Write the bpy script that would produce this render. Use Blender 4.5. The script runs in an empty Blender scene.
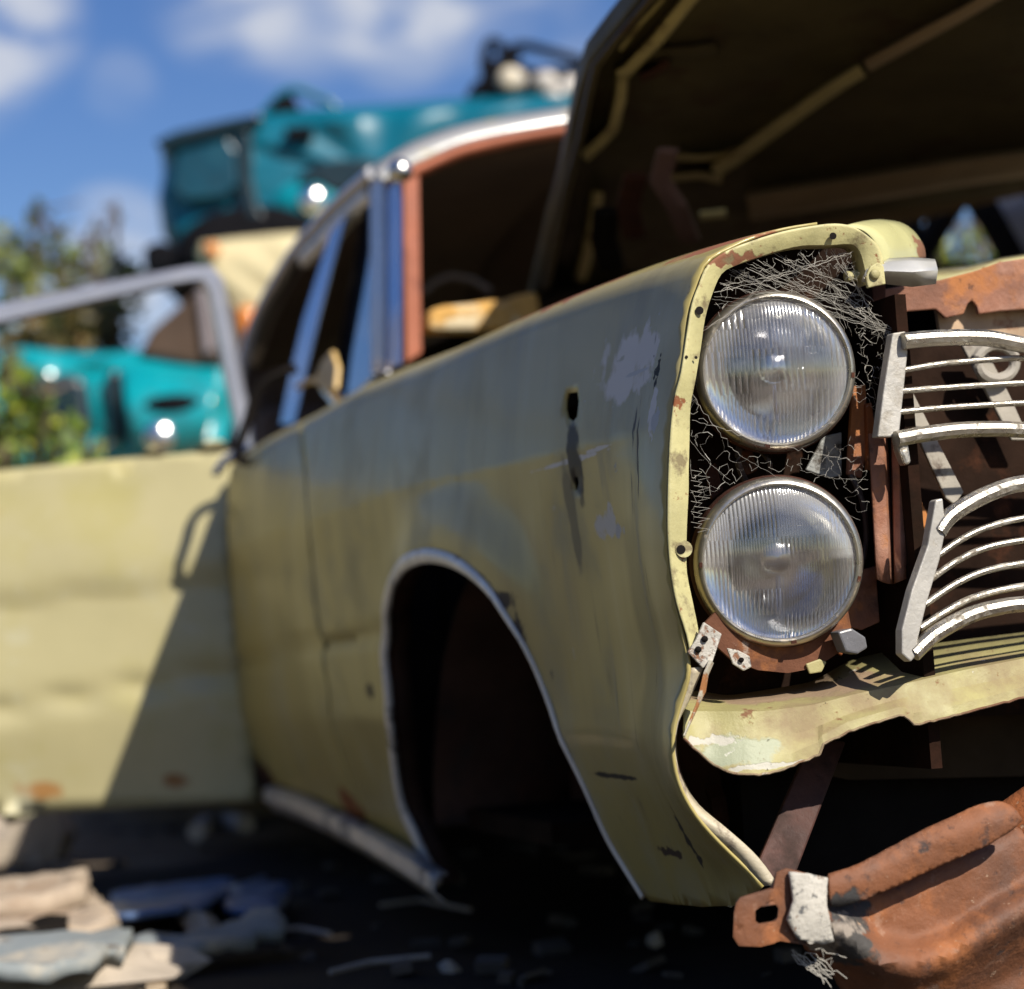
import bpy, math, random
from mathutils import Vector, Matrix, noise as mnoise
from mathutils.geometry import delaunay_2d_cdt
R = math.radians
random.seed(7)
sc = bpy.context.scene
col = sc.collection

# ------------------------------------------------------------------ camera
F = 2250.0; W, Hh = 1024, 989
EYE = 0.45
PITCH = math.atan(145/F); ROLL = R(3.8)
f0 = Vector((0, math.cos(PITCH), math.sin(PITCH)))
u0 = Vector((0, -math.sin(PITCH), math.cos(PITCH)))
r0 = Vector((1, 0, 0))
cr = r0*math.cos(ROLL) - u0*math.sin(ROLL)
cu = r0*math.sin(ROLL) + u0*math.cos(ROLL)
CAM = Vector((0, 0, EYE))
def ray(px, py):
    return cr*((px-512)/F) - cu*((py-494.5)/F) + f0
cd = bpy.data.cameras.new('camera'); cam = bpy.data.objects.new('camera', cd); col.objects.link(cam)
m = Matrix((cr, cu, -f0)).transposed().to_4x4(); m.translation = CAM
cam.matrix_world = m
cd.sensor_width = 36; cd.lens = 36*F/W; cd.clip_end = 2000; cd.clip_start = 0.05
cd.dof.use_dof = True; cd.dof.focus_distance = 2.14; cd.dof.aperture_fstop = cd.lens/23.0; cd.dof.aperture_blades = 0
sc.camera = cam

# ------------------------------------------------------------------ car frame: local = (v to car's left, u backwards, w up)
A = ray(-234, 690); A.z = 0; A.normalize()
B = Vector((A.y, -A.x, 0))
d = ray(690, 480); P0 = CAM + d*(2.1/d.y); P0.z = 0
CARM = Matrix(((B.x, A.x, 0, P0.x), (B.y, A.y, 0, P0.y), (0, 0, 1, 0), (0, 0, 0, 1)))
CINV = CARM.inverted()
OL = CINV @ CAM
def lray(px, py): return CINV.to_3x3() @ ray(px, py)
def side(px, py, v=0.0):
    d = lray(px, py); return OL + d*((v-OL.x)/d.x)
def front(px, py, u=0.0):
    d = lray(px, py); return OL + d*((u-OL.y)/d.y)
def dep(px, py, Y):                     # world point at depth Y
    d = ray(px, py); return CAM + d*(Y/d.y)
def ldep(px, py, Y): return CINV @ dep(px, py, Y)
def pln(px, py, p, n):                   # local ray-plane
    d = lray(px, py); return OL + d*((p-OL).dot(n)/d.dot(n))
def gnd(px, py, z=0.0):
    d = ray(px, py); return CAM + d*((z-CAM.z)/d.z)
SUN_L = Vector((-0.37, 1.0, -0.9)).normalized()       # travel direction, car frame
SUN = (CARM.to_3x3() @ SUN_L).normalized()

# ------------------------------------------------------------------ materials
def N(nt, t, **k):
    n = nt.nodes.new(t)
    for a, b in k.items(): setattr(n, a, b)
    return n
def noise_fac(nt, co, scale, lo, hi, detail=6, rough=.6, dist=0.0):
    n = N(nt, 'ShaderNodeTexNoise'); n.inputs['Scale'].default_value = scale
    n.inputs['Detail'].default_value = detail; n.inputs['Roughness'].default_value = rough
    n.inputs['Distortion'].default_value = dist
    nt.links.new(co, n.inputs['Vector'])
    r = N(nt, 'ShaderNodeMapRange'); r.inputs[1].default_value = lo; r.inputs[2].default_value = hi
    nt.links.new(n.outputs['Fac'], r.inputs[0]); return r.outputs[0]
def mth(nt, op, a, b=None, clamp=False):
    n = N(nt, 'ShaderNodeMath', operation=op, use_clamp=clamp)
    for i, x in enumerate((a, b)):
        if x is None: continue
        if isinstance(x, (int, float)): n.inputs[i].default_value = x
        else: nt.links.new(x, n.inputs[i])
    return n.outputs[0]
def blob(nt, co, c, rad, nz=.5, nscale=25):
    s = N(nt, 'ShaderNodeVectorMath', operation='SUBTRACT'); nt.links.new(co, s.inputs[0]); s.inputs[1].default_value = c
    q = N(nt, 'ShaderNodeVectorMath', operation='DIVIDE'); nt.links.new(s.outputs[0], q.inputs[0]); q.inputs[1].default_value = rad
    l = N(nt, 'ShaderNodeVectorMath', operation='LENGTH'); nt.links.new(q.outputs[0], l.inputs[0])
    n = N(nt, 'ShaderNodeTexNoise'); n.inputs['Scale'].default_value = nscale; n.inputs['Detail'].default_value = 5
    nt.links.new(co, n.inputs['Vector'])
    nn = mth(nt, 'MULTIPLY', mth(nt, 'SUBTRACT', n.outputs['Fac'], .5), nz*4)
    t = mth(nt, 'ADD', l.outputs['Value'], nn)
    r = N(nt, 'ShaderNodeMapRange'); r.inputs[1].default_value = 1.05; r.inputs[2].default_value = .75
    nt.links.new(t, r.inputs[0]); return r.outputs[0]
def mat(name, base, rough=.5, metal=0.0, var=.25, vscale=6, bump=.15, bscale=80, coat=0.0, coatr=.12, layers=(), stretch=None, spec=.5, wave=None, rvar=.15):
    """layers: (colour, rough, metal, kind, args...)  kind noise: scale, lo, hi ; blob: centre, radii, noise, nscale"""
    m = bpy.data.materials.new(name); m.use_nodes = True; nt = m.node_tree
    p = nt.nodes['Principled BSDF']
    co = N(nt, 'ShaderNodeTexCoord').outputs['Object']
    if stretch:
        mp = N(nt, 'ShaderNodeMapping'); mp.inputs['Scale'].default_value = stretch; nt.links.new(co, mp.inputs['Vector']); cs = mp.outputs[0]
    else: cs = co
    f = noise_fac(nt, cs, vscale, .3, .7)
    mx = N(nt, 'ShaderNodeMix', data_type='RGBA')
    mx.inputs[6].default_value = (*[c*(1-var) for c in base], 1); mx.inputs[7].default_value = (*[min(1, c*(1+var*.7)) for c in base], 1)
    nt.links.new(f, mx.inputs[0]); c = mx.outputs[2]
    rf = noise_fac(nt, cs, vscale*2.3, .3, .7)
    rg = mth(nt, 'ADD', mth(nt, 'MULTIPLY', rf, rvar), rough - rvar*.5, True)
    mt = metal
    hgt = None; cw = None
    for L in layers:
        lc, lr, lm, kind = L[:4]
        if kind == 'noise':
            fac = noise_fac(nt, cs if len(L) > 7 else co, L[4], L[5], L[6], 8, .65)
        elif kind == 'blob': fac = blob(nt, co, L[4], L[5], L[6], L[7] if len(L) > 7 else 25)
        elif kind == 'streak':                      # centre, radii, per-axis noise scale, lo, hi
            mp2 = N(nt, 'ShaderNodeMapping'); mp2.inputs['Scale'].default_value = L[6]; nt.links.new(co, mp2.inputs['Vector'])
            fac = mth(nt, 'MULTIPLY', noise_fac(nt, mp2.outputs[0], 1.0, L[7], L[8], 3, .5), blob(nt, co, L[4], L[5], .35, 12))
        elif kind == 'zband':                       # stain that follows a height in the thing's own frame
            sp = N(nt, 'ShaderNodeSeparateXYZ'); nt.links.new(co, sp.inputs[0])
            r = N(nt, 'ShaderNodeMapRange'); r.inputs[1].default_value = L[4]; r.inputs[2].default_value = L[5]; nt.links.new(sp.outputs[2], r.inputs[0])
            fac = mth(nt, 'MULTIPLY', r.outputs[0], noise_fac(nt, co, L[6], .42, .6, 8, .65))
        mx = N(nt, 'ShaderNodeMix', data_type='RGBA'); nt.links.new(fac, mx.inputs[0]); nt.links.new(c, mx.inputs[6]); mx.inputs[7].default_value = (*lc, 1); c = mx.outputs[2]
        a = N(nt, 'ShaderNodeMix'); nt.links.new(fac, a.inputs[0]); nt.links.new(rg, a.inputs[2]); a.inputs[3].default_value = lr; rg = a.outputs[0]
        a = N(nt, 'ShaderNodeMix'); nt.links.new(fac, a.inputs[0])
        if isinstance(mt, (int, float)): a.inputs[2].default_value = mt
        else: nt.links.new(mt, a.inputs[2])
        a.inputs[3].default_value = lm; mt = a.outputs[0]
        if coat and lr >= .5:
            iv = mth(nt, 'SUBTRACT', 1.0, fac, True); cw = iv if cw is None else mth(nt, 'MULTIPLY', cw, iv)
        hgt = fac if hgt is None else mth(nt, 'ADD', hgt, fac)
    nt.links.new(c, p.inputs['Base Color']); nt.links.new(rg, p.inputs['Roughness'])
    if isinstance(mt, (int, float)): p.inputs['Metallic'].default_value = mt
    else: nt.links.new(mt, p.inputs['Metallic'])
    p.inputs['Coat Weight'].default_value = coat
    if cw is not None: nt.links.new(mth(nt, 'MULTIPLY', cw, coat), p.inputs['Coat Weight'])
    p.inputs['Coat Roughness'].default_value = coatr
    p.inputs['Specular IOR Level'].default_value = spec
    if bump:
        n = N(nt, 'ShaderNodeTexNoise'); n.inputs['Scale'].default_value = bscale; n.inputs['Detail'].default_value = 8; n.inputs['Roughness'].default_value = .65
        nt.links.new(cs, n.inputs['Vector']); h = n.outputs['Fac']
        if hgt is not None: h = mth(nt, 'ADD', h, mth(nt, 'MULTIPLY', hgt, -.35))
        b = N(nt, 'ShaderNodeBump'); b.inputs['Strength'].default_value = bump; b.inputs['Distance'].default_value = .004
        nt.links.new(h, b.inputs['Height']); nt.links.new(b.outputs[0], p.inputs['Normal'])
    return m
RUST = (.20, .065, .02); RUSTD = (.07, .028, .016); RUSTO = (.36, .13, .035)
KH = (.43, .385, .205)
def mk(p): return tuple(p)

# ------------------------------------------------------------------ mesh helpers
class MB:
    def __init__(s): s.v = []; s.f = []
    def add(s, vs, fs):
        n = len(s.v); s.v += [tuple(x) for x in vs]; s.f += [tuple(i+n for i in f) for f in fs]; return s
    def box(s, c, size, rot=None):
        c = Vector(c); vs = []
        for x in (-.5, .5):
            for y in (-.5, .5):
                for z in (-.5, .5):
                    p = Vector((x*size[0], y*size[1], z*size[2]))
                    if rot: p = rot @ p
                    vs.append(c+p)
        return s.add(vs, [(0, 1, 3, 2), (4, 6, 7, 5), (0, 4, 5, 1), (2, 3, 7, 6), (0, 2, 6, 4), (1, 5, 7, 3)])
    def prism(s, poly, off):
        n = len(poly); off = Vector(off); vs = [Vector(p) for p in poly] + [Vector(p)+off for p in poly]
        fs = [tuple(range(n)), tuple(range(2*n-1, n-1, -1))] + [(i, n+i, n+(i+1) % n, (i+1) % n) for i in range(n)]
        return s.add(vs, fs)
    def tube(s, path, rad, n=8, up=None, flat=1.0, caps=True):
        path = [Vector(p) for p in path]; k = len(path)
        if not isinstance(rad, (list, tuple)): rad = [rad]*k
        vs = []; upv = Vector(up) if up else Vector((0.123, .2, .97)).normalized()
        for i, p in enumerate(path):
            t = (path[min(i+1, k-1)] - path[max(i-1, 0)])
            if t.length < 1e-9: t = Vector((0, 1, 0))
            t.normalize()
            a = t.cross(upv)
            if a.length < .05: a = t.cross(Vector((1, .1, 0)))
            a.normalize(); b = a.cross(t)
            for j in range(n):
                th = 2*math.pi*(j+.5)/n
                vs.append(p + a*math.cos(th)*rad[i] + b*math.sin(th)*rad[i]*flat)
        fs = [(i*n+j, i*n+(j+1) % n, (i+1)*n+(j+1) % n, (i+1)*n+j) for i in range(k-1) for j in range(n)]
        if caps: fs += [tuple(range(n-1, -1, -1)), tuple(range((k-1)*n, k*n))]
        return s.add(vs, fs)
    def grid(s, rows, closed=False):
        n = len(rows[0]); vs = [p for r in rows for p in r]
        fs = [(i*n+j, i*n+j+1, (i+1)*n+j+1, (i+1)*n+j) for i in range(len(rows)-1) for j in range(n-1)]
        if closed: fs += [(i*n+n-1, i*n, (i+1)*n, (i+1)*n+n-1) for i in range(len(rows)-1)]
        return s.add(vs, fs)
    def lathe(s, prof, n=48, c=(0, 0, 0)):                  # about local z
        rows = [[(c[0]+r*math.cos(2*math.pi*j/n), c[1]+r*math.sin(2*math.pi*j/n), c[2]+z) for j in range(n)] for r, z in prof]
        return s.grid(rows, True)
    def ball(s, c, r, n=10, sq=(1, 1, 1), jit=0):
        rows = []
        for i in range(n+1):
            th = math.pi*i/n
            rows.append([(c[0]+r*sq[0]*math.sin(th)*math.cos(2*math.pi*j/(2*n)), c[1]+r*sq[1]*math.sin(th)*math.sin(2*math.pi*j/(2*n)), c[2]+r*sq[2]*math.cos(th)) for j in range(2*n)])
        return s.grid(rows, True)
    def build(s, name, m, parent=None, smooth=True, thick=0, bevel=0, off=-1, loc=None, merge=False, sub=0, angle=35):
        me = bpy.data.meshes.new(name); me.from_pydata(s.v, [], s.f); me.validate()
        import bmesh
        bm = bmesh.new(); bm.from_mesh(me)
        if merge: bmesh.ops.remove_doubles(bm, verts=bm.verts, dist=1e-5)
        if not thick: bmesh.ops.recalc_face_normals(bm, faces=bm.faces)
        bm.to_mesh(me); bm.free()
        me.materials.append(m)
        if smooth:
            for p in me.polygons: p.use_smooth = True
            me.set_sharp_from_angle(angle=R(angle))
        o = bpy.data.objects.new(name, me); col.objects.link(o)
        if parent: o.parent = parent
        if loc is not None: o.location = loc
        if thick:
            md = o.modifiers.new('t', 'SOLIDIFY'); md.thickness = thick; md.offset = off
        if bevel:
            md = o.modifiers.new('b', 'BEVEL'); md.width = bevel; md.segments = 2; md.limit_method = 'ANGLE'; md.angle_limit = R(40)
        if sub:
            md = o.modifiers.new('s', 'SUBSURF'); md.levels = sub; md.render_levels = sub
        return o
def inpoly(x, y, P):
    c = False; n = len(P); j = n-1
    for i in range(n):
        xi, yi = P[i][0], P[i][1]; xj, yj = P[j][0], P[j][1]
        if (yi > y) != (yj > y) and x < (xj-xi)*(y-yi)/(yj-yi)+xi: c = not c
        j = i
    return c
def resample(P, sp, closed=False):
    out = []; n = len(P)
    for i in range(n if closed else n-1):
        a = Vector(P[i]); b = Vector(P[(i+1) % n]); k = max(1, int(round((b-a).length/sp)))
        for j in range(k): out.append(a.lerp(b, j/k))
    if not closed: out.append(Vector(P[-1]))
    return out
def cr_smooth(P, k=4):
    out = []; n = len(P)
    for i in range(n-1):
        p0 = Vector(P[max(i-1, 0)]); p1 = Vector(P[i]); p2 = Vector(P[i+1]); p3 = Vector(P[min(i+2, n-1)])
        for j in range(k):
            t = j/k
            out.append(.5*((2*p1)+(p2-p0)*t+(2*p0-5*p1+4*p2-p3)*t*t+(3*p1-p0-3*p2+p3)*t**3))
    out.append(Vector(P[-1])); return out
def shell(outline, sp, fn, holes=(), lines=()):
    """triangulated sheet inside a 2-D outline, mapped to 3-D by fn"""
    vs = []; es = []
    def loop(P, closed):
        n0 = len(vs); Q = resample([Vector((p[0], p[1])) for p in P], sp, closed)
        vs.extend(Q); k = len(Q)
        es.extend((n0+i, n0+(i+1) % k) for i in range(k if closed else k-1))
    loop(outline, True)
    for h in holes: 
        n0 = len(vs); vs.extend(Vector((p[0], p[1])) for p in h); k = len(h); es.extend((n0+i, n0+(i+1) % k) for i in range(k))
    for l in lines: loop(l, False)
    bv = list(vs)
    x0 = min(p.x for p in vs); x1 = max(p.x for p in vs); y0 = min(p.y for p in vs); y1 = max(p.y for p in vs)
    ny = int((y1-y0)/sp)+1; nx = int((x1-x0)/sp)+1
    cell = {}
    for p in bv: cell.setdefault((int(p.x//sp), int(p.y//sp)), []).append(p)
    for j in range(ny+1):
        for i in range(nx+1):
            x = x0+(i+.5*(j % 2))*sp; y = y0+j*sp*.9
            if not inpoly(x, y, outline) or any(inpoly(x, y, h) for h in holes): continue
            cx, cy = int(x//sp), int(y//sp); ok = True
            for a in (-1, 0, 1):
                for b in (-1, 0, 1):
                    for p in cell.get((cx+a, cy+b), ()):
                        if (p.x-x)**2+(p.y-y)**2 < (.45*sp)**2: ok = False
            if ok: vs.append(Vector((x, y)))
    r = delaunay_2d_cdt(vs, es, [], 0, 1e-6)
    mb = MB(); ov, of = r[0], r[2]; fs = []
    for f in of:
        c = sum((ov[i] for i in f), Vector((0, 0)))/len(f)
        if inpoly(c.x, c.y, outline) and not any(inpoly(c.x, c.y, h) for h in holes): fs.append(tuple(f))
    return mb.add([fn(p.x, p.y) for p in ov], fs)
def tag(o, label=None, cat=None, group=None, kind=None):
    if label: o['label'] = label
    if cat: o['category'] = cat
    if group: o['group'] = group
    if kind: o['kind'] = kind
    return o
def empty(name, loc=(0, 0, 0), mw=None):
    o = bpy.data.objects.new(name, None); col.objects.link(o); o.empty_display_size = .1
    if mw is not None: o.matrix_world = mw
    else: o.location = loc
    return o
def lerp_table(T, x):
    if x <= T[0][0]: 
        a, b = T[0], T[1]
    elif x >= T[-1][0]: a, b = T[-2], T[-1]
    else:
        for i in range(len(T)-1):
            if T[i][0] <= x <= T[i+1][0]: a, b = T[i], T[i+1]; break
    return a[1]+(b[1]-a[1])*(x-a[0])/(b[0]-a[0])
def circ(cx, cy, r, n=14, ry=None): return [(cx+r*math.cos(2*math.pi*i/n), cy+(ry or r)*math.sin(2*math.pi*i/n)) for i in range(n)]

SUN_STRENGTH = 5.0; SKY_STRENGTH = .05; CLOUD = (10.5, 10.8, 11.6); EXPO = 0.42
# ================================================================== CAR BODY SURFACE
WC = sorted((lambda p: (p.y, p.z))(side(x, y, 0)) for x, y in [(235, 545), (310, 520), (430, 482), (515, 463), (575, 447), (640, 433), (690, 424)])
WRT = sorted((lambda p: (p.y, p.z))(side(x, y, .09)) for x, y in [(235, 462), (260, 448), (300, 423), (345, 400), (400, 369), (440, 354), (480, 338), (520, 319), (560, 301), (600, 284), (660, 261), (700, 247), (740, 236), (778, 228)])
WL = sorted((lambda p: (p.y, p.z))(side(x, y, 0.015)) for x, y in [(235, 662), (330, 643), (385, 632)])
def smooth_tab(T, u, h=.06):
    return sum(lerp_table(T, u+k*h) for k in (-1.5, -1, -.5, 0, .5, 1, 1.5))/7
CROWN_PX = [(701, 278), (706, 266), (716, 257), (732, 249), (752, 240), (783, 231), (813, 226), (838, 223), (856, 227)]
CROWN = [(p.x, p.z) for p in (front(x, y, 0) for x, y in CROWN_PX)]
_w0 = smooth_tab(WRT, 0.0)
CROWN = [(v, w-_w0) for v, w in CROWN] + [(.24, -.004), (.29, -.006)]
def wc(u): return smooth_tab(WC, u)
def wr(u): return smooth_tab(WRT, u)
NOSE_PX = [(701, 278), (693, 300), (687, 330), (682, 371), (676, 396), (671.5, 429), (669, 470), (668, 520), (669.6, 559), (676, 600), (686, 640), (690, 670), (684, 700), (677, 724), (675, 752), (680, 780), (692, 806), (712, 832), (740, 860), (764, 886)]
NOSE = sorted((p.z, p.x) for p in (front(x, y, 0) for x, y in NOSE_PX))
def base_low(u, w):
    y = wc(u)-w
    return .10*min(y, .06)+.075*max(0, min(y, .30)-.06)+.30*max(0, y-.31)
def nose(u, w):
    f = math.exp(-(max(u, 0)/.15)**2)
    if f < .002: return 0.0
    c = wc(0); vn = sum(lerp_table(NOSE, max(NOSE[0][0], min(NOSE[-1][0], w+k))) for k in (-.012, 0, .012))/3
    if w <= c: b = base_low(0, w)
    else:
        ax_, ay_ = CROWN[0][0], CROWN[0][1]+wr(0); t = (w-c)/max(1e-6, ay_-c)
        b = .45*ax_*min(1, t/.55) if t < .55 else ax_*(.45+.55*min(1, (t-.55)/.45))
        if t >= 1: return 0.0
    return (vn-b)*f
_pc = {}
def profile(u):
    k = round(u/.01)
    if k not in _pc:
        uu = k*.01; c = wc(uu); r = wr(uu); pts = [Vector((nose(uu, c), c)), Vector((.20*CROWN[0][0]+nose(uu, c+(CROWN[0][1]+r-c)*.28), c+(CROWN[0][1]+r-c)*.28))]
        a = Vector((CROWN[0][0], CROWN[0][1]+r))
        pts += [Vector((.45*a.x+nose(uu, c+(a.y-c)*.55), c+(a.y-c)*.55)), Vector((.70*a.x+nose(uu, c+(a.y-c)*.78), c+(a.y-c)*.78)), a]
        pts += [Vector((v, w+r)) for v, w in CROWN[1:]]
        q = cr_smooth(pts, 6); t = [0.0]
        for i in range(1, len(q)): t.append(t[-1]+(q[i]-q[i-1]).length)
        _pc[k] = (t, q)
    return _pc[k]
ARCH_PX = [(441, 884), (430, 862), (417, 834), (405, 806), (398, 770), (391.5, 715), (387, 652), (390.5, 600), (402, 570), (418, 558), (439, 556), (465, 566), (491, 589), (512, 621), (533.5, 658), (554.5, 710), (581, 773), (607, 831), (628, 868), (646, 897)]
ARCH_E = None
def smoothstep(a, b, x):
    t = max(0, min(1, (x-a)/(b-a))); return t*t*(3-2*t)
def vlow(u, w, flare=True):
    y = wc(u)-w
    v = .10*min(y, .06)+.075*max(0, min(y, .30)-.06)+.30*max(0, y-.31)
    v += nose(u, w)
    v += .010*math.exp(-((w-lerp_table(WL, u))/.009)**2)*smoothstep(.6, 1.1, u)
    if flare and ARCH_E:
        du = (u-ARCH_E[0])/ARCH_E[2]; dw = (w-ARCH_E[1])/ARCH_E[3]
        dd = math.sqrt(du*du+dw*dw); dist = max(0, (dd-1)*.3)
        v -= .020*math.exp(-(dist/.045)**2)*smoothstep(0, .03, y)*smoothstep(.55, .95, dw/max(dd, 1e-6))
    # hammered-by-time unevenness of the sheet metal
    v += .0022*mnoise.noise(Vector((u*5, w*6, 3))) + .0008*mnoise.noise(Vector((u*17, w*14, 9)))
    return v
def surf(u, t):
    if t <= 0:
        w = wc(u)+t; return Vector((vlow(u, w), u, w))
    k = u/.01; k0 = math.floor(k); fr = k-k0; out = None
    for kk, wt in ((k0, 1-fr), (k0+1, fr)):
        T, Q = profile(kk*.01)
        if t >= T[-1]: p = Q[-1].copy()
        else:
            lo, hi = 0, len(T)-1
            while hi-lo > 1:
                mid = (lo+hi)//2
                if T[mid] <= t: lo = mid
                else: hi = mid
            p = Q[lo].lerp(Q[hi], (t-T[lo])/max(1e-9, T[hi]-T[lo]))
        out = p*wt if out is None else out+p*wt
    b = .0018*mnoise.noise(Vector((u*5, out.y*6, 3)))
    return Vector((out.x+b, u, out.y))
def vt_of(u, w):
    c = wc(u)
    if w <= c: return vlow(u, w), w-c
    T, Q = profile(u)
    for i in range(len(Q)-1):
        if Q[i].y <= w <= Q[i+1].y:
            f = (w-Q[i].y)/max(1e-9, Q[i+1].y-Q[i].y); return Q[i].x+(Q[i+1].x-Q[i].x)*f, T[i]+(T[i+1]-T[i])*f
    return Q[30].x, T[30]
def inv(px, py):
    v = .01; t = 0
    for _ in range(25):
        p = side(px, py, v); nv, t = vt_of(p.y, p.z); v += (nv-v)*.6
    return (p.y, t)
def tmax(u): return profile(u)[0][-1]
_a = [side(x, y, .03) for x, y in ARCH_PX]
_u0 = min(p.y for p in _a); _u1 = max(p.y for p in _a); _wt = max(p.z for p in _a)
ARCH_E = ((_u0+.1+_u1)/2, _wt-.40, (_u1-_u0)/2-.02, .40)

car = empty('wrecked_sedan', mw=CARM)
tag(car, 'stripped khaki sedan with twin stacked headlights, open hood and open rear door', 'car')

# ---- paint
ridge_c = [surf(.12, tmax(.12)*.55), surf(.45, tmax(.45)*.5)]
def sp(px, py): return mk(surf(*inv(px, py)))
M_PAINT = mat('khaki_paint', KH, rough=.38, var=.14, vscale=3.0, bump=.05, bscale=45, coat=.22, coatr=.14, spec=.3, stretch=(1, 1, .12), layers=[
    ((.38, .305, .095), .45, 0, 'noise', 2.2, .28, .50, 1), ((.33, .295, .16), .52, 0, 'noise', 5, .50, .68), ((.285, .232, .085), .45, 0, 'noise', 9, .50, .72, 1),  # grime tint, also darkening the fender to suggest its shaded side
    ((.37, .33, .19), .55, 0, 'noise', 17, .58, .74, 1), ((.20, .165, .08), .6, 0, 'noise', 30, .64, .74, 1),
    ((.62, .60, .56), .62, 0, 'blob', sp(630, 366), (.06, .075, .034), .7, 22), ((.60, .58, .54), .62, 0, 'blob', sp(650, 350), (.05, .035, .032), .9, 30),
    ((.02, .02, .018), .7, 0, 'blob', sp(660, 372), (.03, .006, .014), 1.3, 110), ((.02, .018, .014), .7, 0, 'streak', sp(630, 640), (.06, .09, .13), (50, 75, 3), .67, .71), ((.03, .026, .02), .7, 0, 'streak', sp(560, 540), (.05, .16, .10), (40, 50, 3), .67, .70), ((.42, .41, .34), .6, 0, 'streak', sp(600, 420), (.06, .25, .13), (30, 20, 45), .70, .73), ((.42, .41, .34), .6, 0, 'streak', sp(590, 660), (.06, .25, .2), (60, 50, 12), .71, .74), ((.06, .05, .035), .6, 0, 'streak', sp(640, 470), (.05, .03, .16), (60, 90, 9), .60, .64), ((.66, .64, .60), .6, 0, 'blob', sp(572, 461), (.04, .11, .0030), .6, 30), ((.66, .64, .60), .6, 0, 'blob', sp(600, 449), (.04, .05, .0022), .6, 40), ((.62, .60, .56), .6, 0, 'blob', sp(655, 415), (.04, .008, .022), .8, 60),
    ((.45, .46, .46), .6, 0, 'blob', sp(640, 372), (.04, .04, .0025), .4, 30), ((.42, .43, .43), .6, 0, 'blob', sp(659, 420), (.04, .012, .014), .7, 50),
    ((.60, .57, .50), .6, 0, 'blob', sp(612, 524), (.04, .038, .014), 1.0, 40), ((.46, .46, .45), .6, 0, 'blob', sp(622, 530), (.04, .020, .006), .8, 50),
    ((.05, .045, .035), .6, 0, 'blob', sp(577, 462), (.03, .022, .045), .35, 40),
    ((.20, .17, .09), .55, 0, 'blob', sp(576, 520), (.03, .016, .08), .4, 22),
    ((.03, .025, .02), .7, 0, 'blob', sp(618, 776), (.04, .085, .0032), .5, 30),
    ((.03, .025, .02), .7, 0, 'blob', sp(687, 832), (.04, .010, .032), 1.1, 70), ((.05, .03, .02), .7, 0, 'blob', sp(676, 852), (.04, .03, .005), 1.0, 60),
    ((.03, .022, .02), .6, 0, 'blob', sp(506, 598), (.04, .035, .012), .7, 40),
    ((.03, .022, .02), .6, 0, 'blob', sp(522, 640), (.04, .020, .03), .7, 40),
        (RUST, .8, 0, 'blob', sp(352, 806), (.04, .07, .028), .6, 20),
    (RUSTD, .8, 0, 'blob', sp(265, 775), (.05, .10, .03), .6, 16),
    ((.06, .05, .035), .8, 0, 'blob', sp(372, 690), (.03, .02, .012), .5, 30),
    ((.10, .09, .06), .55, 0, 'noise', 26, .69, .735),
    ((.26, .10, .055), .75, 0, 'blob', mk(ridge_c[1]), (.06, .20, .016), .7, 26),
    ((.26, .10, .05), .75, 0, 'blob', mk(surf(.08, tmax(.08)*.50)), (.05, .09, .010), .7, 40),
])
M_FLANGE = mat('khaki_edge', (.46, .42, .20), rough=.55, var=.22, vscale=22, bump=.25, bscale=90, coat=.0, layers=[
    (RUST, .85, 0, 'noise', 55, .60, .66), ((.06, .045, .03), .8, 0, 'noise', 90, .68, .72),
    ((.22, .09, .045), .85, 0, 'blob', mk(front(722, 258, 0)), (.040, .04, .008), .9, 80), ((.20, .16, .08), .7, 0, 'noise', 30, .54, .64)])
M_PALE = mat('pale_khaki_paint', (.36, .325, .155), rough=.55, var=.22, vscale=10, bump=.35, bscale=70, coat=.0, spec=.3, layers=[((.24, .20, .10), .7, 0, 'noise', 9, .50, .66), ((.46, .45, .36), .5, 0, 'noise', 16, .60, .64), 
    (RUST, .85, 0, 'noise', 30, .63, .68), ((.12, .09, .05), .8, 0, 'noise', 65, .66, .71), ((.55, .56, .5), .5, 0, 'noise', 12, .62, .66)])
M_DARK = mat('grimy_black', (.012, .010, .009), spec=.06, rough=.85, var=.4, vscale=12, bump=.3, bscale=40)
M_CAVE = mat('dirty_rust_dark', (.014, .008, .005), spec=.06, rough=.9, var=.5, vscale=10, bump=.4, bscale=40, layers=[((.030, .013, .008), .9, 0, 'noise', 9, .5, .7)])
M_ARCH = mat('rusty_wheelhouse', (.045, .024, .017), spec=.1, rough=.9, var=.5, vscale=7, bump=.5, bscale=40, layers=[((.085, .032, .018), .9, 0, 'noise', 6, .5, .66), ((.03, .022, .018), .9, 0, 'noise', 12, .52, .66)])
M_RUST = mat('rust', (.23, .075, .026), rough=.85, var=.45, vscale=14, bump=.7, bscale=130, spec=.2, layers=[
    ((.36, .14, .045), .85, 0, 'noise', 9, .50, .64), ((.12, .048, .026), .85, 0, 'noise', 17, .52, .64), ((.055, .034, .028), .85, 0, 'noise', 30, .60, .68),
    ((.40, .24, .15), .8, 0, 'noise', 70, .62, .70), ((.5, .38, .27), .8, 0, 'noise', 210, .68, .73)])
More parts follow.
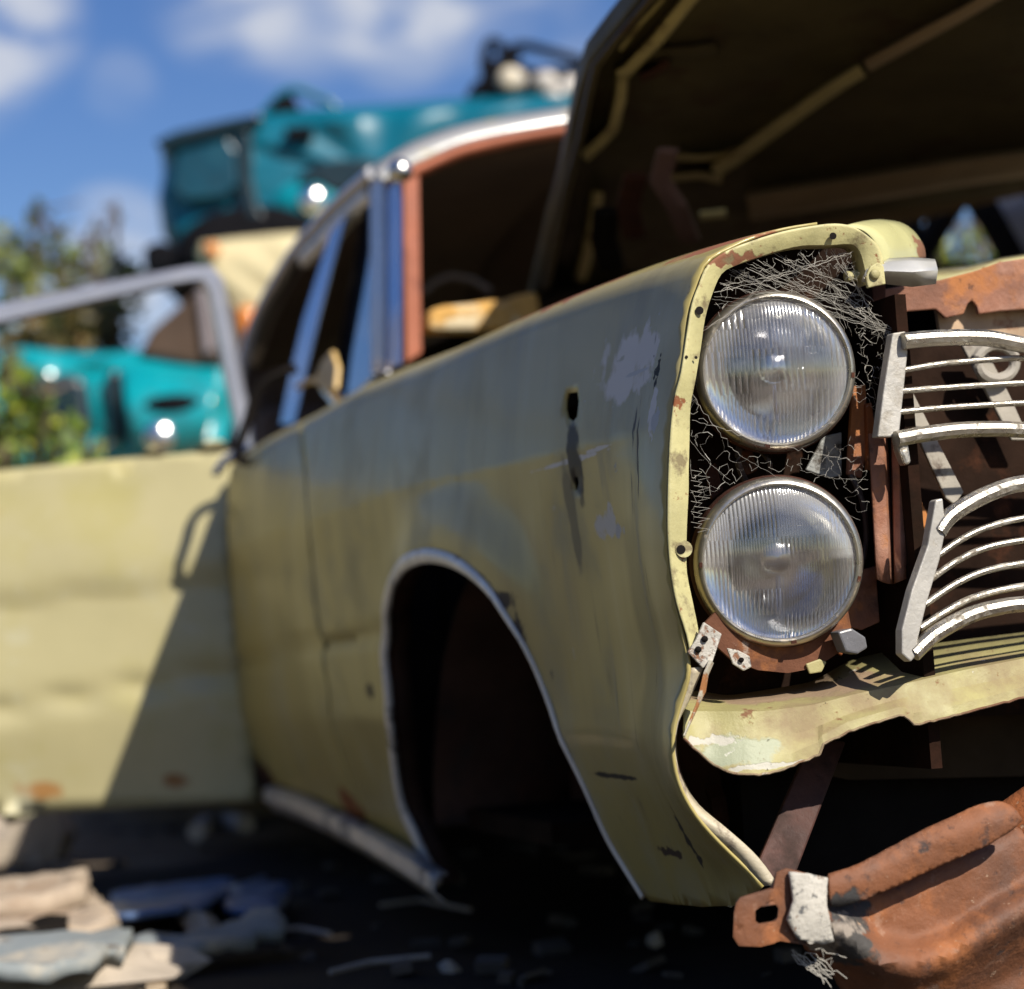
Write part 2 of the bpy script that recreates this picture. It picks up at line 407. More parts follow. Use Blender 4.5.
M_ARM = mat('arm_rust', (.20, .074, .030), rough=.68, var=.35, vscale=12, bump=.38, bscale=150, spec=.45, layers=[
    ((.12, .055, .032), .6, 0, 'noise', 8, .48, .64), ((.34, .12, .038), .78, 0, 'noise', 11, .50, .66), ((.30, .17, .11), .7, 0, 'noise', 24, .60, .70),
    ((.035, .033, .032), .7, 0, 'blob', mk(ldep(848, 912, 1.99)), (.028, .06, .020), .6, 60), ((.26, .22, .18), .7, 0, 'blob', mk(ldep(838, 935, 1.99)), (.022, .06, .018), .6, 60),
    ((.05, .045, .04), .7, 0, 'blob', mk(ldep(858, 948, 1.99)), (.018, .06, .022), .7, 70), ((.055, .034, .028), .85, 0, 'noise', 34, .60, .68),
    ((.40, .27, .18), .8, 0, 'noise', 80, .64, .71), ((.5, .40, .30), .8, 0, 'noise', 220, .68, .73)])
M_RUSTP = mat('pinkish_rust', (.235, .098, .055), rough=.75, var=.35, vscale=16, bump=.45, bscale=110, layers=[((.36, .135, .04), .85, 0, 'noise', 13, .52, .64), ((.10, .05, .035), .85, 0, 'noise', 22, .57, .66), 
    ((.36, .19, .13), .7, 0, 'noise', 10, .5, .66), ((.33, .13, .045), .85, 0, 'noise', 20, .58, .68), ((.09, .04, .025), .85, 0, 'noise', 34, .62, .70)])
M_RUSTD = mat('dark_rust', (.060, .024, .016), spec=.15, rough=.85, var=.4, vscale=14, bump=.4, bscale=100, layers=[((.10, .036, .02), .85, 0, 'noise', 18, .52, .66), ((.2, .16, .14), .8, 0, 'noise', 150, .66, .72)])
M_ALU = mat('tarnished_aluminium', (.46, .43, .37), rough=.30, metal=.9, var=.25, vscale=30, bump=.35, bscale=170, layers=[((.14, .115, .08), .7, .1, 'noise', 60, .56, .66), 
    ((.30, .25, .18), .7, .2, 'noise', 40, .60, .70), ((.42, .40, .35), .55, .1, 'noise', 18, .58, .72)])
M_CHROME = mat('aged_chrome', (.68, .67, .64), rough=.22, metal=1, var=.12, vscale=30, bump=.08, bscale=120, layers=[((.35, .28, .2), .7, .3, 'noise', 50, .64, .72)])
M_RING = mat('dull_steel_ring', (.56, .52, .44), rough=.32, metal=.9, var=.15, vscale=30, bump=.1, bscale=140, layers=[((.34, .28, .2), .7, .1, 'noise', 45, .62, .72)])
M_TRIM = mat('dull_trim', (.74, .72, .68), rough=.45, metal=.25, var=.2, vscale=14, bump=.2, bscale=80, layers=[((.12, .10, .08), .8, 0, 'noise', 16, .58, .66)])
M_GREYP = mat('grey_primer_bar', (.33, .30, .25), rough=.7, var=.25, vscale=16, bump=.3, bscale=90, layers=[((.12, .09, .07), .8, 0, 'noise', 18, .56, .64), (RUST, .85, 0, 'noise', 35, .66, .72)])
M_WHITE = mat('scabby_white_paint', (.48, .45, .39), rough=.6, var=.2, vscale=30, bump=.6, bscale=120, layers=[((.22, .10, .05), .8, 0, 'noise', 42, .54, .58), ((.12, .12, .12), .6, 0, 'noise', 75, .59, .64), ((.55, .52, .46), .6, 0, 'noise', 20, .55, .62)])

# ---- front fender: outline in (u, t)
FE_PX = [(701, 278), (693, 300), (687, 330), (682, 371), (676, 396), (671.5, 429), (669, 470), (668, 520), (669.6, 559), (676, 600), (686, 640), (691, 670), (684, 700), (677, 724), (675, 752), (680, 780), (692, 806), (712, 832), (740, 860), (764, 886)]
FE = [inv(x, y) for x, y in FE_PX]
FE = [(Vector(p)) for p in cr_smooth([Vector(p) for p in FE], 3)]
tc0 = FE[0].y
def t_at_v(u, v):
    T, Q = profile(u)
    for t_, q_ in zip(T, Q):
        if q_.x >= v: return t_
    return T[-1]
TF = t_at_v(0, .150)
crown_edge = [Vector((FE[0].x*(1-k/12), tc0+(TF-tc0)*k/12)) for k in range(13)][::-1]
bottom = [inv(x, y) for x, y in [(745, 905), (705, 906), (675, 903), (652, 900)]]
arch = cr_smooth([Vector(inv(x, y)) for x, y in ARCH_PX[::-1]], 3)
SEAM_PX = [(305, 424), (308, 470), (311, 520), (318, 600), (331, 690), (345, 757), (370, 822)]
rear_b = [inv(x, y) for x, y in [(434, 881), (404, 852), (386, 836)]]
seam = [inv(x, y) for x, y in SEAM_PX[::-1]]
us = seam[-1][0]
seam_top = [(us, seam[-1][1]+(tmax(us)-seam[-1][1])*k/5) for k in range(1, 6)]
top_in = [(us*(1-k/14.0), tmax(us*(1-k/14.0))) for k in range(1, 13)] + [(.10, t_at_v(.10, .20)), (.05, t_at_v(.05, .165))]
outline = [tuple(p) for p in crown_edge] + [tuple(p) for p in FE[1:]] + bottom + [tuple(p) for p in arch[1:]] + rear_b + seam + seam_top + top_in
HOLE1 = [inv(x, y) for x, y in [(568, 400), (570, 393.5), (580, 392), (581.5, 402), (580, 417), (576, 422), (570, 418), (567.5, 409)]]
HOLE2 = [inv(x, y) for x, y in [(576.5, 477), (580, 476), (581.5, 482), (580, 489), (577.5, 491), (576, 485)]]
creaseL = [(u*.02, 0.0) for u in range(3, int(us/.02)-1)]
fender = shell(outline, .014, surf, holes=(HOLE1, HOLE2), lines=[creaseL, [(q[0], .006) for q in creaseL], [(q[0], -.006) for q in creaseL]]).build('front_fender', M_PAINT, car, thick=.003, off=-1, angle=60)
tag(fender, 'dented front fender with empty wheel arch')
# ---- front door (closed) behind the seam
d_seam = [(p[0]+.007, p[1]) for p in seam]
DB = [inv(x, y) for x, y in [(361, 820), (300, 796), (266, 780), (256, 771)]]
DR = [inv(x, y) for x, y in [(249, 740), (241, 660), (234, 600), (230, 545), (229, 500), (232, 470)]]
dt = [(DR[-1][0], DR[-1][1]+(tmax(DR[-1][0])-DR[-1][1])*k/5) for k in range(1, 6)]
us2 = us+.007
d_top = [(dt[-1][0]+(us2-dt[-1][0])*k/8, tmax(us2)) for k in range(1, 8)]
d_seam_top = [(us2, tmax(us2)+(d_seam[-1][1]-tmax(us2))*k/5) for k in range(0, 5)]
door_out = d_seam[0:0] + [tuple(p) for p in DB] + [tuple(p) for p in DR] + dt + d_top + d_seam_top + d_seam[::-1]
UDOOR = DR[2][0]
front_door = shell(door_out, .02, surf, lines=[[(us2+.03+k*.02, tt) for k in range(int((UDOOR-us2-.08)/.02))] for tt in (-.008, 0, .008)]).build('front_door', M_PAINT, car, thick=.003, off=-1, angle=60)
# ---- wheel arch trim and lip
ap = [surf(p.x, p.y) for p in cr_smooth([Vector(inv(x, y)) for x, y in ARCH_PX], 4)]
ap = [p+Vector((-.004, 0, 0)) for p in ap]
k = len(ap)
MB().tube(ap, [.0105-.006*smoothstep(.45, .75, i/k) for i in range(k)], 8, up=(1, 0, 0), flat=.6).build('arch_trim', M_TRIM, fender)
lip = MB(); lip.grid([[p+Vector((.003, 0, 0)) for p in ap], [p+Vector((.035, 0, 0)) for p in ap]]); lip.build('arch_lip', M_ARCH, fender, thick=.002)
# ---- front flange facing forward around the lamps
fe3 = [surf(p.x, p.y) for p in crown_edge[2:]] + [surf(p.x, p.y) for p in FE[1:]]
IN_PX = [(868, 284), (864, 265), (859.6, 251), (851, 244), (829.5, 245), (802, 245.5), (777.6, 251), (755.7, 258), (736.6, 265), (721.5, 274), (712, 295), (705, 319), (701, 347), (695.5, 380), (690.5, 407), (689.5, 440), (688.7, 470), (688.6, 491), (687, 524), (686.5, 548), (687, 573), (693, 603), (698, 628), (700, 650)]
OUT_PX = [(885, 266), (879, 247), (868, 236), (853, 226.5), (835, 223.5), (812, 226), (783, 231.5), (752, 241), (727, 251), (708, 265), (699, 285), (692, 305), (687, 335), (681.5, 372), (675, 397), (671, 430), (669, 470), (668.3, 495), (668, 524), (669, 548), (671.5, 573), (677, 603), (687, 635), (691, 655)]
def fu(py):                                   # how far back the fender edge lies at a picture height
    T = sorted((y, inv(x, y)[0]) for x, y in FE_PX[:13]); return lerp_table(T, min(690, max(278, py)))
OUT_S = cr_smooth([Vector((x, y)) for x, y in OUT_PX], 3); IN_S = cr_smooth([Vector((x, y)) for x, y in IN_PX], 3)
r0_, r1_, r2_ = [], [], []
for o_, i_ in zip(OUT_S, IN_S):
    uo = fu(o_.y)-.004
    a = front(o_.x, o_.y, uo-.001); b = front(i_.x, i_.y, uo+.006)
    r0_.append(a); r1_.append(b); r2_.append(b+Vector((0, .022, 0)))
def mid_rows(a, b, bulge): 
    return [[p.lerp(q, t)+Vector((0, -bulge*math.sin(math.pi*t), 0)) for p, q in zip(a, b)] for t in (0, .15, .35, .6, .85, 1)]
fl = MB(); fl.grid(mid_rows(r0_, r1_, .0010)+[r2_]); flange = fl.build('front_flange', M_FLANGE, car, thick=.0018, angle=28)
def fhole(px, py, r, par, n='screw_hole', u=None):
    u = fu(py)-.0054 if u is None else u
    c = front(px, py, u); mb = MB(); mb.add([front(x, y, u) for x, y in circ(px, py, r)], [tuple(range(14))]); 
    rim = [front(x, y, u-.0004) for x, y in circ(px, py, r*1.15, 16)]; mb2 = MB().tube(rim+[rim[0]], .0012, 5)
    o = mb.build(n, M_DARK, par); return o
for hx, hy, hr in [(699.5, 310.5, 4.2), (833, 236, 3.6), (686.5, 357, 1.6), (696, 357.5, 1.6)]: fhole(hx, hy, hr, flange)
# lobe round the lower hole
u_ = fu(549)-.0042
MB().add([front(x, y, u_) for x, y in circ(684, 549, 8.5, 18)], [tuple(range(18))]).build('flange_lobe', M_FLANGE, flange)
fhole(681, 549.5, 4.6, flange, u=u_-.0006)

# ---- inner end of the fender top: curved return, hood corner, bright cap
uo = -.004
ret = [[front(x, y, uo-.002+dy) for x, y in pts] for pts, dy in [
    ([(838, 224), (856, 223), (872, 231), (882, 243), (886, 256), (886, 266)], .002),
    ([(846, 226), (862, 228), (873, 237), (879, 248), (881, 259), (881, 268)], -.004)]]
corner_rows = []
for s_, du in ((0, .0), (.25, .02), (.5, .045), (.75, .07), (1, .09)):
    row = []
    for (x0, y0), (x1, y1) in zip([(846, 225), (862, 229), (873, 238), (879, 249), (882, 262)], [(880, 219), (900, 222), (914, 231), (924, 246), (926, 258)]):
        row.append(front(x0+(x1-x0)*s_, y0+(y1-y0)*s_-1.2*math.sin(math.pi*s_), du))
    corner_rows.append([Vector(p) for p in cr_smooth(row, 4)])
MB().grid(corner_rows).build('fender_corner', mat('khaki_corner', (.50, .48, .23), rough=.34, var=.12, vscale=14, bump=.1, coat=.3, layers=[((.22, .10, .05), .85, 0, 'blob', mk(front(928, 250, .085)), (.02, .05, .018), .8, 80), ((.03, .02, .02), .9, 0, 'noise', 60, .68, .71)]), car, thick=.002)
crn = MB().grid([[front(x, y, u) for x, y in r] for r, u in [
    ([(862, 282), (884, 284), (912, 287), (936, 284)], .0), ([(864, 276), (886, 271), (912, 272), (938, 270)], -.012), ([(866, 270), (888, 262), (912, 261), (936, 262)], -.004), ([(868, 266), (889, 258), (912, 257), (935, 259)], .012)]])
cap = crn.build('corner_cap', mat('silver_cap', (.62, .61, .57), rough=.34, metal=.45, var=.15, vscale=20, bump=.1), car, thick=.002)
tag(cap, 'bright chrome cap at the inner end of the fender')
MB().prism([front(x, y, -.012) for x, y in [(868, 288), (866, 276), (871, 266), (878, 262), (884, 266), (886, 284)]], (0, .004, 0)).build('cap_bracket', M_FLANGE, cap, bevel=.001)
c_ = front(875, 274, -.014)
rv = MB(); rv.ball(c_, .0052, 7, (1, .6, 1)); rv.build('rivet', M_PALE, cap)
MB().tube([front(846, 277, .02), front(866, 274, .02)], .0055, 10).build('pale_stay', M_PALE, car)

# ---- headlights
M_LENS = bpy.data.materials.new('dusty_fluted_glass'); M_LENS.use_nodes = True
def lens_nodes(nt, fine):
    for n in list(nt.nodes): nt.nodes.remove(n)
    out = N(nt, 'ShaderNodeOutputMaterial'); co = N(nt, 'ShaderNodeTexCoord').outputs['Object']
    sp_ = N(nt, 'ShaderNodeSeparateXYZ'); nt.links.new(co, sp_.inputs[0])
    def flute(freq): return mth(nt, 'ABSOLUTE', mth(nt, 'SINE', mth(nt, 'MULTIPLY', sp_.outputs[0], freq)))
    # rows of coarse and fine vertical flutes, as pressed in the glass
    yn = N(nt, 'ShaderNodeMapRange'); yn.inputs[1].default_value = -.07; yn.inputs[2].default_value = .07; nt.links.new(sp_.outputs[1], yn.inputs[0])
    rp = N(nt, 'ShaderNodeValToRGB'); rp.color_ramp.interpolation = 'CONSTANT'
    els = [(0, .9), (.27, .55), (.36, .85), (.47, .25), (.60, .7), (.68, 1.0), (.86, .5)] if not fine else [(0, .8), (.30, .9), (.50, .15), (.56, .75), (.66, .35), (.74, .9)]
    rp.color_ramp.elements[0].position = 0; rp.color_ramp.elements[0].color = (els[0][1],)*3+(1,); rp.color_ramp.elements[1].position = els[1][0]; rp.color_ramp.elements[1].color = (els[1][1],)*3+(1,)
    for q_, v_ in els[2:]:
        e_ = rp.color_ramp.elements.new(q_); e_.color = (v_, v_, v_, 1)
    nt.links.new(yn.outputs[0], rp.inputs[0]); row = rp.outputs[0]
    sn = N(nt, 'ShaderNodeVectorMath', operation='SNAP'); nt.links.new(co, sn.inputs[0]); sn.inputs[1].default_value = (.0265, .021, 9) if not fine else (.047, .0245, 9)
    wn = N(nt, 'ShaderNodeTexWhiteNoise'); nt.links.new(sn.outputs[0], wn.inputs['Vector']); blk = wn.outputs['Value']
    row = mth(nt, 'ADD', mth(nt, 'MULTIPLY', row, .45), mth(nt, 'MULTIPLY', blk, .6))
    xs_ = mth(nt, 'GREATER_THAN', blk, .5)
    a = flute(520 if not fine else 800); b = flute(900 if not fine else 1250)
    mx = N(nt, 'ShaderNodeMix'); nt.links.new(xs_, mx.inputs[0]); nt.links.new(mth(nt, 'MULTIPLY', b, .5), mx.inputs[2]); nt.links.new(a, mx.inputs[3])
    flt = mth(nt, 'MULTIPLY', mx.outputs[0], row)
    step = mth(nt, 'MULTIPLY', row, .6 if not fine else 1.1)
    h = mth(nt, 'ADD', flt, step)
    bp = N(nt, 'ShaderNodeBump'); bp.inputs['Strength'].default_value = .8; bp.inputs['Distance'].default_value = .0018; nt.links.new(h, bp.inputs['Height'])
    tr = N(nt, 'ShaderNodeBsdfTransparent'); tr.inputs[0].default_value = (.93, .95, .96, 1)
    rf = N(nt, 'ShaderNodeBsdfRefraction'); rf.inputs['Roughness'].default_value = .015; rf.inputs['IOR'].default_value = 1.25; nt.links.new(bp.outputs[0], rf.inputs['Normal'])
    gl = N(nt, 'ShaderNodeBsdfGlossy'); gl.inputs['Roughness'].default_value = .10; nt.links.new(bp.outputs[0], gl.inputs['Normal'])
    df = N(nt, 'ShaderNodeBsdfDiffuse'); df.inputs[0].default_value = (.62, .62, .60, 1); nt.links.new(bp.outputs[0], df.inputs['Normal'])
    m1 = N(nt, 'ShaderNodeMixShader'); m1.inputs[0].default_value = .60; nt.links.new(tr.outputs[0], m1.inputs[1]); nt.links.new(rf.outputs[0], m1.inputs[2])
    m2 = N(nt, 'ShaderNodeMixShader'); m2.inputs[0].default_value = .16; nt.links.new(m1.outputs[0], m2.inputs[1]); nt.links.new(gl.outputs[0], m2.inputs[2])
    dn = noise_fac(nt, co, 22, .35, .70, 8, .65)
    rim = N(nt, 'ShaderNodeVectorMath', operation='LENGTH'); nt.links.new(co, rim.inputs[0])
    rr = N(nt, 'ShaderNodeMapRange'); rr.inputs[1].default_value = .045; rr.inputs[2].default_value = .07; rr.inputs[4].default_value = .15; nt.links.new(rim.outputs['Value'], rr.inputs[0])
    grv = mth(nt, 'MULTIPLY', mth(nt, 'POWER', mth(nt, 'SUBTRACT', 1.0, mx.outputs[0], True), 2.0), row)
    dust = mth(nt, 'ADD', mth(nt, 'MULTIPLY', mth(nt, 'ADD', mth(nt, 'MULTIPLY', dn, .17 if not fine else .055), .03 if not fine else .012), mth(nt, 'ADD', mth(nt, 'MULTIPLY', grv, 1.5), .35)), rr.outputs[0], True)
    if fine:                                     # haze stepped at mid height paints the lamp's pale upper and darker lower reflections
        yr = N(nt, 'ShaderNodeMapRange'); yr.inputs[1].default_value = -.002; yr.inputs[2].default_value = .004; yr.inputs[3].default_value = .45; yr.inputs[4].default_value = 2.0; nt.links.new(sp_.outputs[1], yr.inputs[0])
        dust = mth(nt, 'MULTIPLY', dust, yr.outputs[0], True)
    m3 = N(nt, 'ShaderNodeMixShader'); nt.links.new(dust, m3.inputs[0]); nt.links.new(m2.outputs[0], m3.inputs[1]); nt.links.new(df.outputs[0], m3.inputs[2])
    nt.links.new(m3.outputs[0], out.inputs[0])
lens_nodes(M_LENS.node_tree, False)
M_LENS2 = bpy.data.materials.new('fine_fluted_glass'); M_LENS2.use_nodes = True; lens_nodes(M_LENS2.node_tree, True)
M_REFL = mat('silvered_reflector', (.92, .93, .96), rough=.07, metal=.96, var=.05, vscale=20, bump=.03, bscale=60, rvar=.08, layers=[((.5, .5, .52), .35, .6, 'noise', 26, .62, .76)])
M_BULB = mat('smoked_bulb_shield', (.42, .40, .40), rough=.16, metal=.9, var=.2)
def lamp(px, py, rpx, u, lens_m, yaw, pit, lab):
    c = front(px, py, u); S = ((c-OL).length)/F*1.02; rr = rpx*S
    n = Vector((-math.sin(yaw)*math.cos(pit), -math.cos(yaw)*math.cos(pit), math.sin(pit)))
    x = Vector((0, 0, 1)).cross(n).normalized(); y = n.cross(x)
    M = Matrix((x, y, n)).transposed().to_4x4(); M.translation = c
    k = rr/.080
    def sc_(prof): return [(r*k, z*k) for r, z in prof]
    # bucket is the part's own mesh; ring, lens, reflector, shield are sub-parts
    b = MB().lathe(sc_([(.080, -.006), (.082, -.012), (.081, -.03), (.070, -.06), (.03, -.085), (.001, -.088)]), 56).build('headlight', M_RUSTD, car)
    b.matrix_local = M; tag(b, lab)
    MB().lathe(sc_([(.0715, .0020), (.0722, .0062), (.0738, .0078), (.0760, .0070), (.0785, .004), (.0800, -.002), (.0805, -.010), (.079, -.012)]), 72).build('retaining_ring', M_RING, b)
    MB().lathe(sc_([(.0001, .0165), (.012, .0162), (.024, .0152), (.036, .0135), (.048, .0108), (.058, .0080), (.066, .0050), (.0725, .0018)]), 72).build('lens', lens_m, b)
    MB().lathe(sc_([(.0725, .0000), (.066, -.010), (.054, -.020), (.044, -.029), (.032, -.036), (.018, -.041), (.0001, -.043)]), 64).build('reflector', M_REFL, b)
    sh = MB().lathe(sc_([(.0001, -.008), (.010, -.009), (.0145, -.012), (.0150, -.020), (.013, -.022)]), 32, c=(0, .004*k, 0)); sh.tube([(0, -.013*k, -.012*k), (0, -.05*k, -.022*k)], .0016*k, 6); sh.tube([(0, .013*k, -.012*k), (0, .05*k, -.022*k)], .0016*k, 6)
    sh.build('bulb_shield', M_BULB, b)
    for an in ((-.2, 1.45) if py < 450 else (.1, 1.3, -1.6)):
        a = -math.pi/2+an; MB().box((.0755*k*math.cos(a), .0755*k*math.sin(a), .0075*k), (.003, .005, .0025), Matrix.Rotation(a, 3, 'Z')).build('ring_notch', M_RUSTD, b)
    return b
lamp(776, 371, 78.5, .026, M_LENS, R(15), R(-2), 'upper headlight, greyer with coarse flutes and dust')
lamp(779.5, 562, 83, .020, M_LENS2, R(15), R(-4), 'lower headlight, clearer with bluish reflections and a steel ring')

# ---- lamp bay backing, apron, radiator panel
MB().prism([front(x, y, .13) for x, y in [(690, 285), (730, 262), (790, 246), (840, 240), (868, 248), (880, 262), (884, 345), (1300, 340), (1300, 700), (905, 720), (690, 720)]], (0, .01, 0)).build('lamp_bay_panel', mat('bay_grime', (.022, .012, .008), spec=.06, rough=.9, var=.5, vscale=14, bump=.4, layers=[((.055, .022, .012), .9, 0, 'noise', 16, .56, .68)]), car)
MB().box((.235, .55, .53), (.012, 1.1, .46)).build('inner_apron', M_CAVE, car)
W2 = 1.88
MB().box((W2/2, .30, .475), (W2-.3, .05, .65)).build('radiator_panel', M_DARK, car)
# rusty brackets between the lamps and the grille
def plate(name, poly, u, th, m, par=car, bevel=.0012):
    return MB().prism([front(x, y, u) for x, y in poly], (0, th, 0)).build(name, m, par, bevel=bevel, smooth=False)
def plate_uv(name, pts, th, m, par=car, bevel=.001):     # poly with its own depth per corner: (px, py, u)
    return MB().prism([front(x, y, u) for x, y, u in pts], (0, th, 0)).build(name, m, par, bevel=bevel, smooth=False)
plate('rusty_bracket', [(853, 386), (866, 384), (868, 440), (862, 478), (848, 474), (850, 440)], .055, .006, M_RUSTP)
plate('rusty_bracket', [(866, 404), (872, 402), (878, 450), (876, 470), (868, 470)], .05, .008, M_RUST)
ch = []
for t in range(7):
    a = math.pi*t/6; ch.append((math.cos(a), math.sin(a)))
rows = []
for y_ in (434, 470, 520, 560, 583):
    w_ = (y_-434)/149; xl = 868+8*w_; xr = 903+2*w_
    rows.append([front(xl+(xr-xl)*t/8, y_ + (0 if y_ < 580 else 5*math.sin(math.pi*t/8)-4), .020+(.0, .0, .0, .0, .020, .024, .004, .0, .0)[t]) for t in range(9)])
MB().grid(rows).build('rusty_channel', M_RUSTP, car, thick=.003, angle=25)
plate('rusty_plate', [(846, 574), (876, 566), (880, 622), (862, 630), (838, 624)], .06, .004, M_RUSTP)
plate('rusty_plate', [(820, 640), (838, 618), (850, 640), (842, 656)], .05, .004, M_RUST)
plate('orange_stay', [(903, 470), (909, 474), (934, 528), (931, 534), (908, 512)], .09, .004, mat('orange_rust', (.42, .16, .04), rough=.8, var=.3, vscale=20, bump=.3, layers=[(RUSTD, .9, 0, 'noise', 30, .6, .68)]))
plate('grey_stay', [(899, 395), (913, 392), (964, 492), (955, 505), (946, 498)], .075, .005, M_GREYP)
gs = plate('grey_stay', [(962, 345), (984, 345), (1010, 395), (1030, 440), (1012, 440)], .10, .005, M_GREYP)
rg = [front(x, y, .09) for x, y in circ(996, 362, 19, 24, 17)]; MB().tube(rg+[rg[0]], .006, 8).build('stay_eye', M_GREYP, gs)
plate('translucent_shroud', [(806, 470), (824, 436), (842, 432), (842, 476), (830, 478)], .075, .004, mat('grimy_plastic', (.30, .31, .30), rough=.4, var=.3, vscale=30, bump=.3, layers=[((.05, .04, .03), .8, 0, 'noise', 30, .5, .6)]))
# small brackets at the foot of the lower lamp
tab = MB().prism([front(x, y, -.012) for x, y in [(704, 622), (722, 634), (716, 652), (712, 664), (703, 668), (688, 652), (696, 640)]], (0, .003, 0)).build('lamp_tab', M_WHITE, car, smooth=False, bevel=.0008)
for hx, hy in ((704.5, 639), (698, 649.5)):
    MB().add([front(x, y, -.0135) for x, y in circ(hx, hy, 3.3, 12)], [tuple(range(12))]).build('tab_hole', M_DARK, tab, thick=.001)
MB().tube([front(x, y, -.014) for x, y in [(711, 662), (706, 674), (703, 690), (697, 706), (690, 722), (684, 736)]], [.008, .006, .007, .005, .004, .003], 6, flat=.35).build('twisted_strip', mat('scabby_strip', (.5, .46, .36), rough=.6, var=.2, bump=.4, layers=[((.36, .15, .05), .8, 0, 'noise', 40, .52, .58)]), tab)
inner = [(779.5+82*math.cos(R(t)), 562+82*math.sin(R(t))) for t in range(34, 151, 9)]
lowp = [front(x, y, .034) for x, y in inner + [(704, 624), (712, 642), (732, 660), (758, 670), (788, 673), (815, 668), (840, 652), (852, 632)]]
MB().prism(lowp, (0, .004, 0)).build('lamp_mount', mat('stained_rust', (.12, .05, .028), spec=.2, rough=.85, var=.4, vscale=20, bump=.5, layers=[((.26, .10, .035), .85, 0, 'noise', 16, .50, .62), ((.30, .22, .17), .8, 0, 'noise', 40, .62, .68)]), car, smooth=False)
plate('lamp_mount_tab', [(727, 648), (738, 650), (750, 656), (752, 667), (744, 671), (733, 664)], .022, .003, M_WHITE)
MB().add([front(x, y, .0205) for x, y in circ(741, 660, 2.6, 12)], [tuple(range(12))]).build('bolt_hole', M_DARK, car, thick=.001)
plate('lamp_mount_tab', [(806, 664), (820, 659), (827, 662), (822, 672), (810, 674)], .03, .003, M_PALE)
ad = plate('adjuster_block', [(838, 632), (852, 628), (866, 637), (868, 648), (858, 654), (846, 652)], .005, .02, mat('smoky_plastic', (.12, .12, .13), rough=.25, var=.4, bump=.3), bevel=.002)

wr_ = MB()
M_WIRE = mat('old_cable', (.05, .035, .028), rough=.6, var=.4)
for P, r_ in (([(742, 436, .07), (738, 462, .06), (748, 486, .075)], .0035), ([(756, 446, .08), (770, 464, .05), (764, 484, .08)], .0028), ([(848, 470, .06), (862, 500, .05), (866, 540, .06), (858, 580, .06)], .003)):
    MB().tube(cr_smooth([front(x, y, u) for x, y, u in P], 5), r_, 7).build('cable', M_WIRE, car)
plate('rusty_strap', [(738, 452), (752, 448), (758, 470), (746, 476)], .085, .004, M_RUST)
plate('rusty_strap', [(706, 470), (716, 462), (724, 490), (712, 500)], .10, .004, M_RUSTD)
# ---- valance under the grille
XS = list(range(0, 1))
V_BACK = [(660, 690), (697, 693), (728, 698), (767, 692), (813, 684), (850, 662), (900, 650), (960, 642), (1024, 634), (1120, 622), (1300, 598)]
V_MID = [(660, 700), (694, 702), (716, 706), (764, 703), (812, 696), (856, 682), (902, 674), (962, 662), (1024, 651), (1120, 634), (1300, 606)]
V_RDG = [(660, 712), (706, 713), (762, 713), (811, 707), (858, 695), (902, 686), (962, 672), (1024, 660), (1120, 642), (1300, 612)]
V_LOW = [(660, 722), (698, 727), (740, 738), (800, 734), (858, 712), (902, 699), (962, 688), (1024, 675), (1120, 656), (1300, 624)]
V_LIP = [(660, 722), (683, 733), (698, 745), (716, 757), (742, 763), (781, 759), (805, 748), (818, 743), (823, 736), (848, 723), (900, 708), (912, 714), (944, 709), (1024, 688), (1120, 664), (1300, 632)]
V_BOT = [(660, 722), (683, 737), (695, 749), (713, 763.5), (731, 772), (756, 774), (781, 769), (807, 758), (819, 753), (822.5, 743), (848, 730.5), (880, 719.5), (902, 714), (906, 716), (914, 724), (944, 717), (1024, 696), (1120, 672), (1300, 640)]
V_RET = [(x, y-5) for x, y in V_BOT]
VX = [683+5.0*i for i in range(69)]+[1030+18*i for i in range(16)]
VX = sorted(set(VX+[819, 821, 822.5, 824, 904, 908, 912, 914, 916]))
rows = []
for pts, u in ((V_BACK, .085), (V_MID, .045), (V_RDG, -.006), (V_LOW, -.010), (V_LIP, -.022), (V_BOT, -.024), (V_RET, .008)):
    row = []
    for i, x in enumerate(VX):
        y = sum(lerp_table(pts, x+k) for k in ((-9, -4, 0, 4, 9) if pts not in (V_BOT, V_RET, V_LIP) else (0,)))/(5 if pts not in (V_BOT, V_RET, V_LIP) else 1)
        row.append(front(x, y, u+(.02*smoothstep(760, 690, x))+.0018*mnoise.noise(Vector((x*.03, u*60, 2)))))
    rows.append(row)
# chipped lip: jitter the lower edge a little
for i, p in enumerate(rows[5]): p.z += .0022*mnoise.noise(Vector((i*.9, 1, 0)))
M_VAL = mat('valance_paint', (.345, .31, .135), rough=.5, var=.22, vscale=8, bump=.3, bscale=60, spec=.35, layers=[
    ((.25, .19, .10), .7, 0, 'noise', 7, .50, .64), ((.31, .33, .22), .5, 0, 'blob', mk(front(740, 752, -.02)), (.050, .05, .014), .8, 40), ((.43, .41, .34), .6, 0, 'blob', mk(front(712, 741, -.02)), (.034, .05, .004), 1.1, 80), ((.43, .41, .34), .6, 0, 'blob', mk(front(775, 765, -.02)), (.060, .05, .0025), 1.1, 80),
    ((.60, .58, .50), .6, 0, 'noise', 26, .64, .67), ((.20, .10, .05), .85, 0, 'noise', 34, .62, .67), ((.06, .045, .03), .85, 0, 'noise', 60, .66, .70), ((.27, .19, .12), .75, 0, 'blob', mk(front(790, 690, .06)), (.13, .05, .014), .5, 30)])
valance = MB().grid(rows).build('valance', M_VAL, car, thick=.0022, angle=24)
tag(valance, 'pale chipped sheet metal lip below the grille')
rim = rows[5]
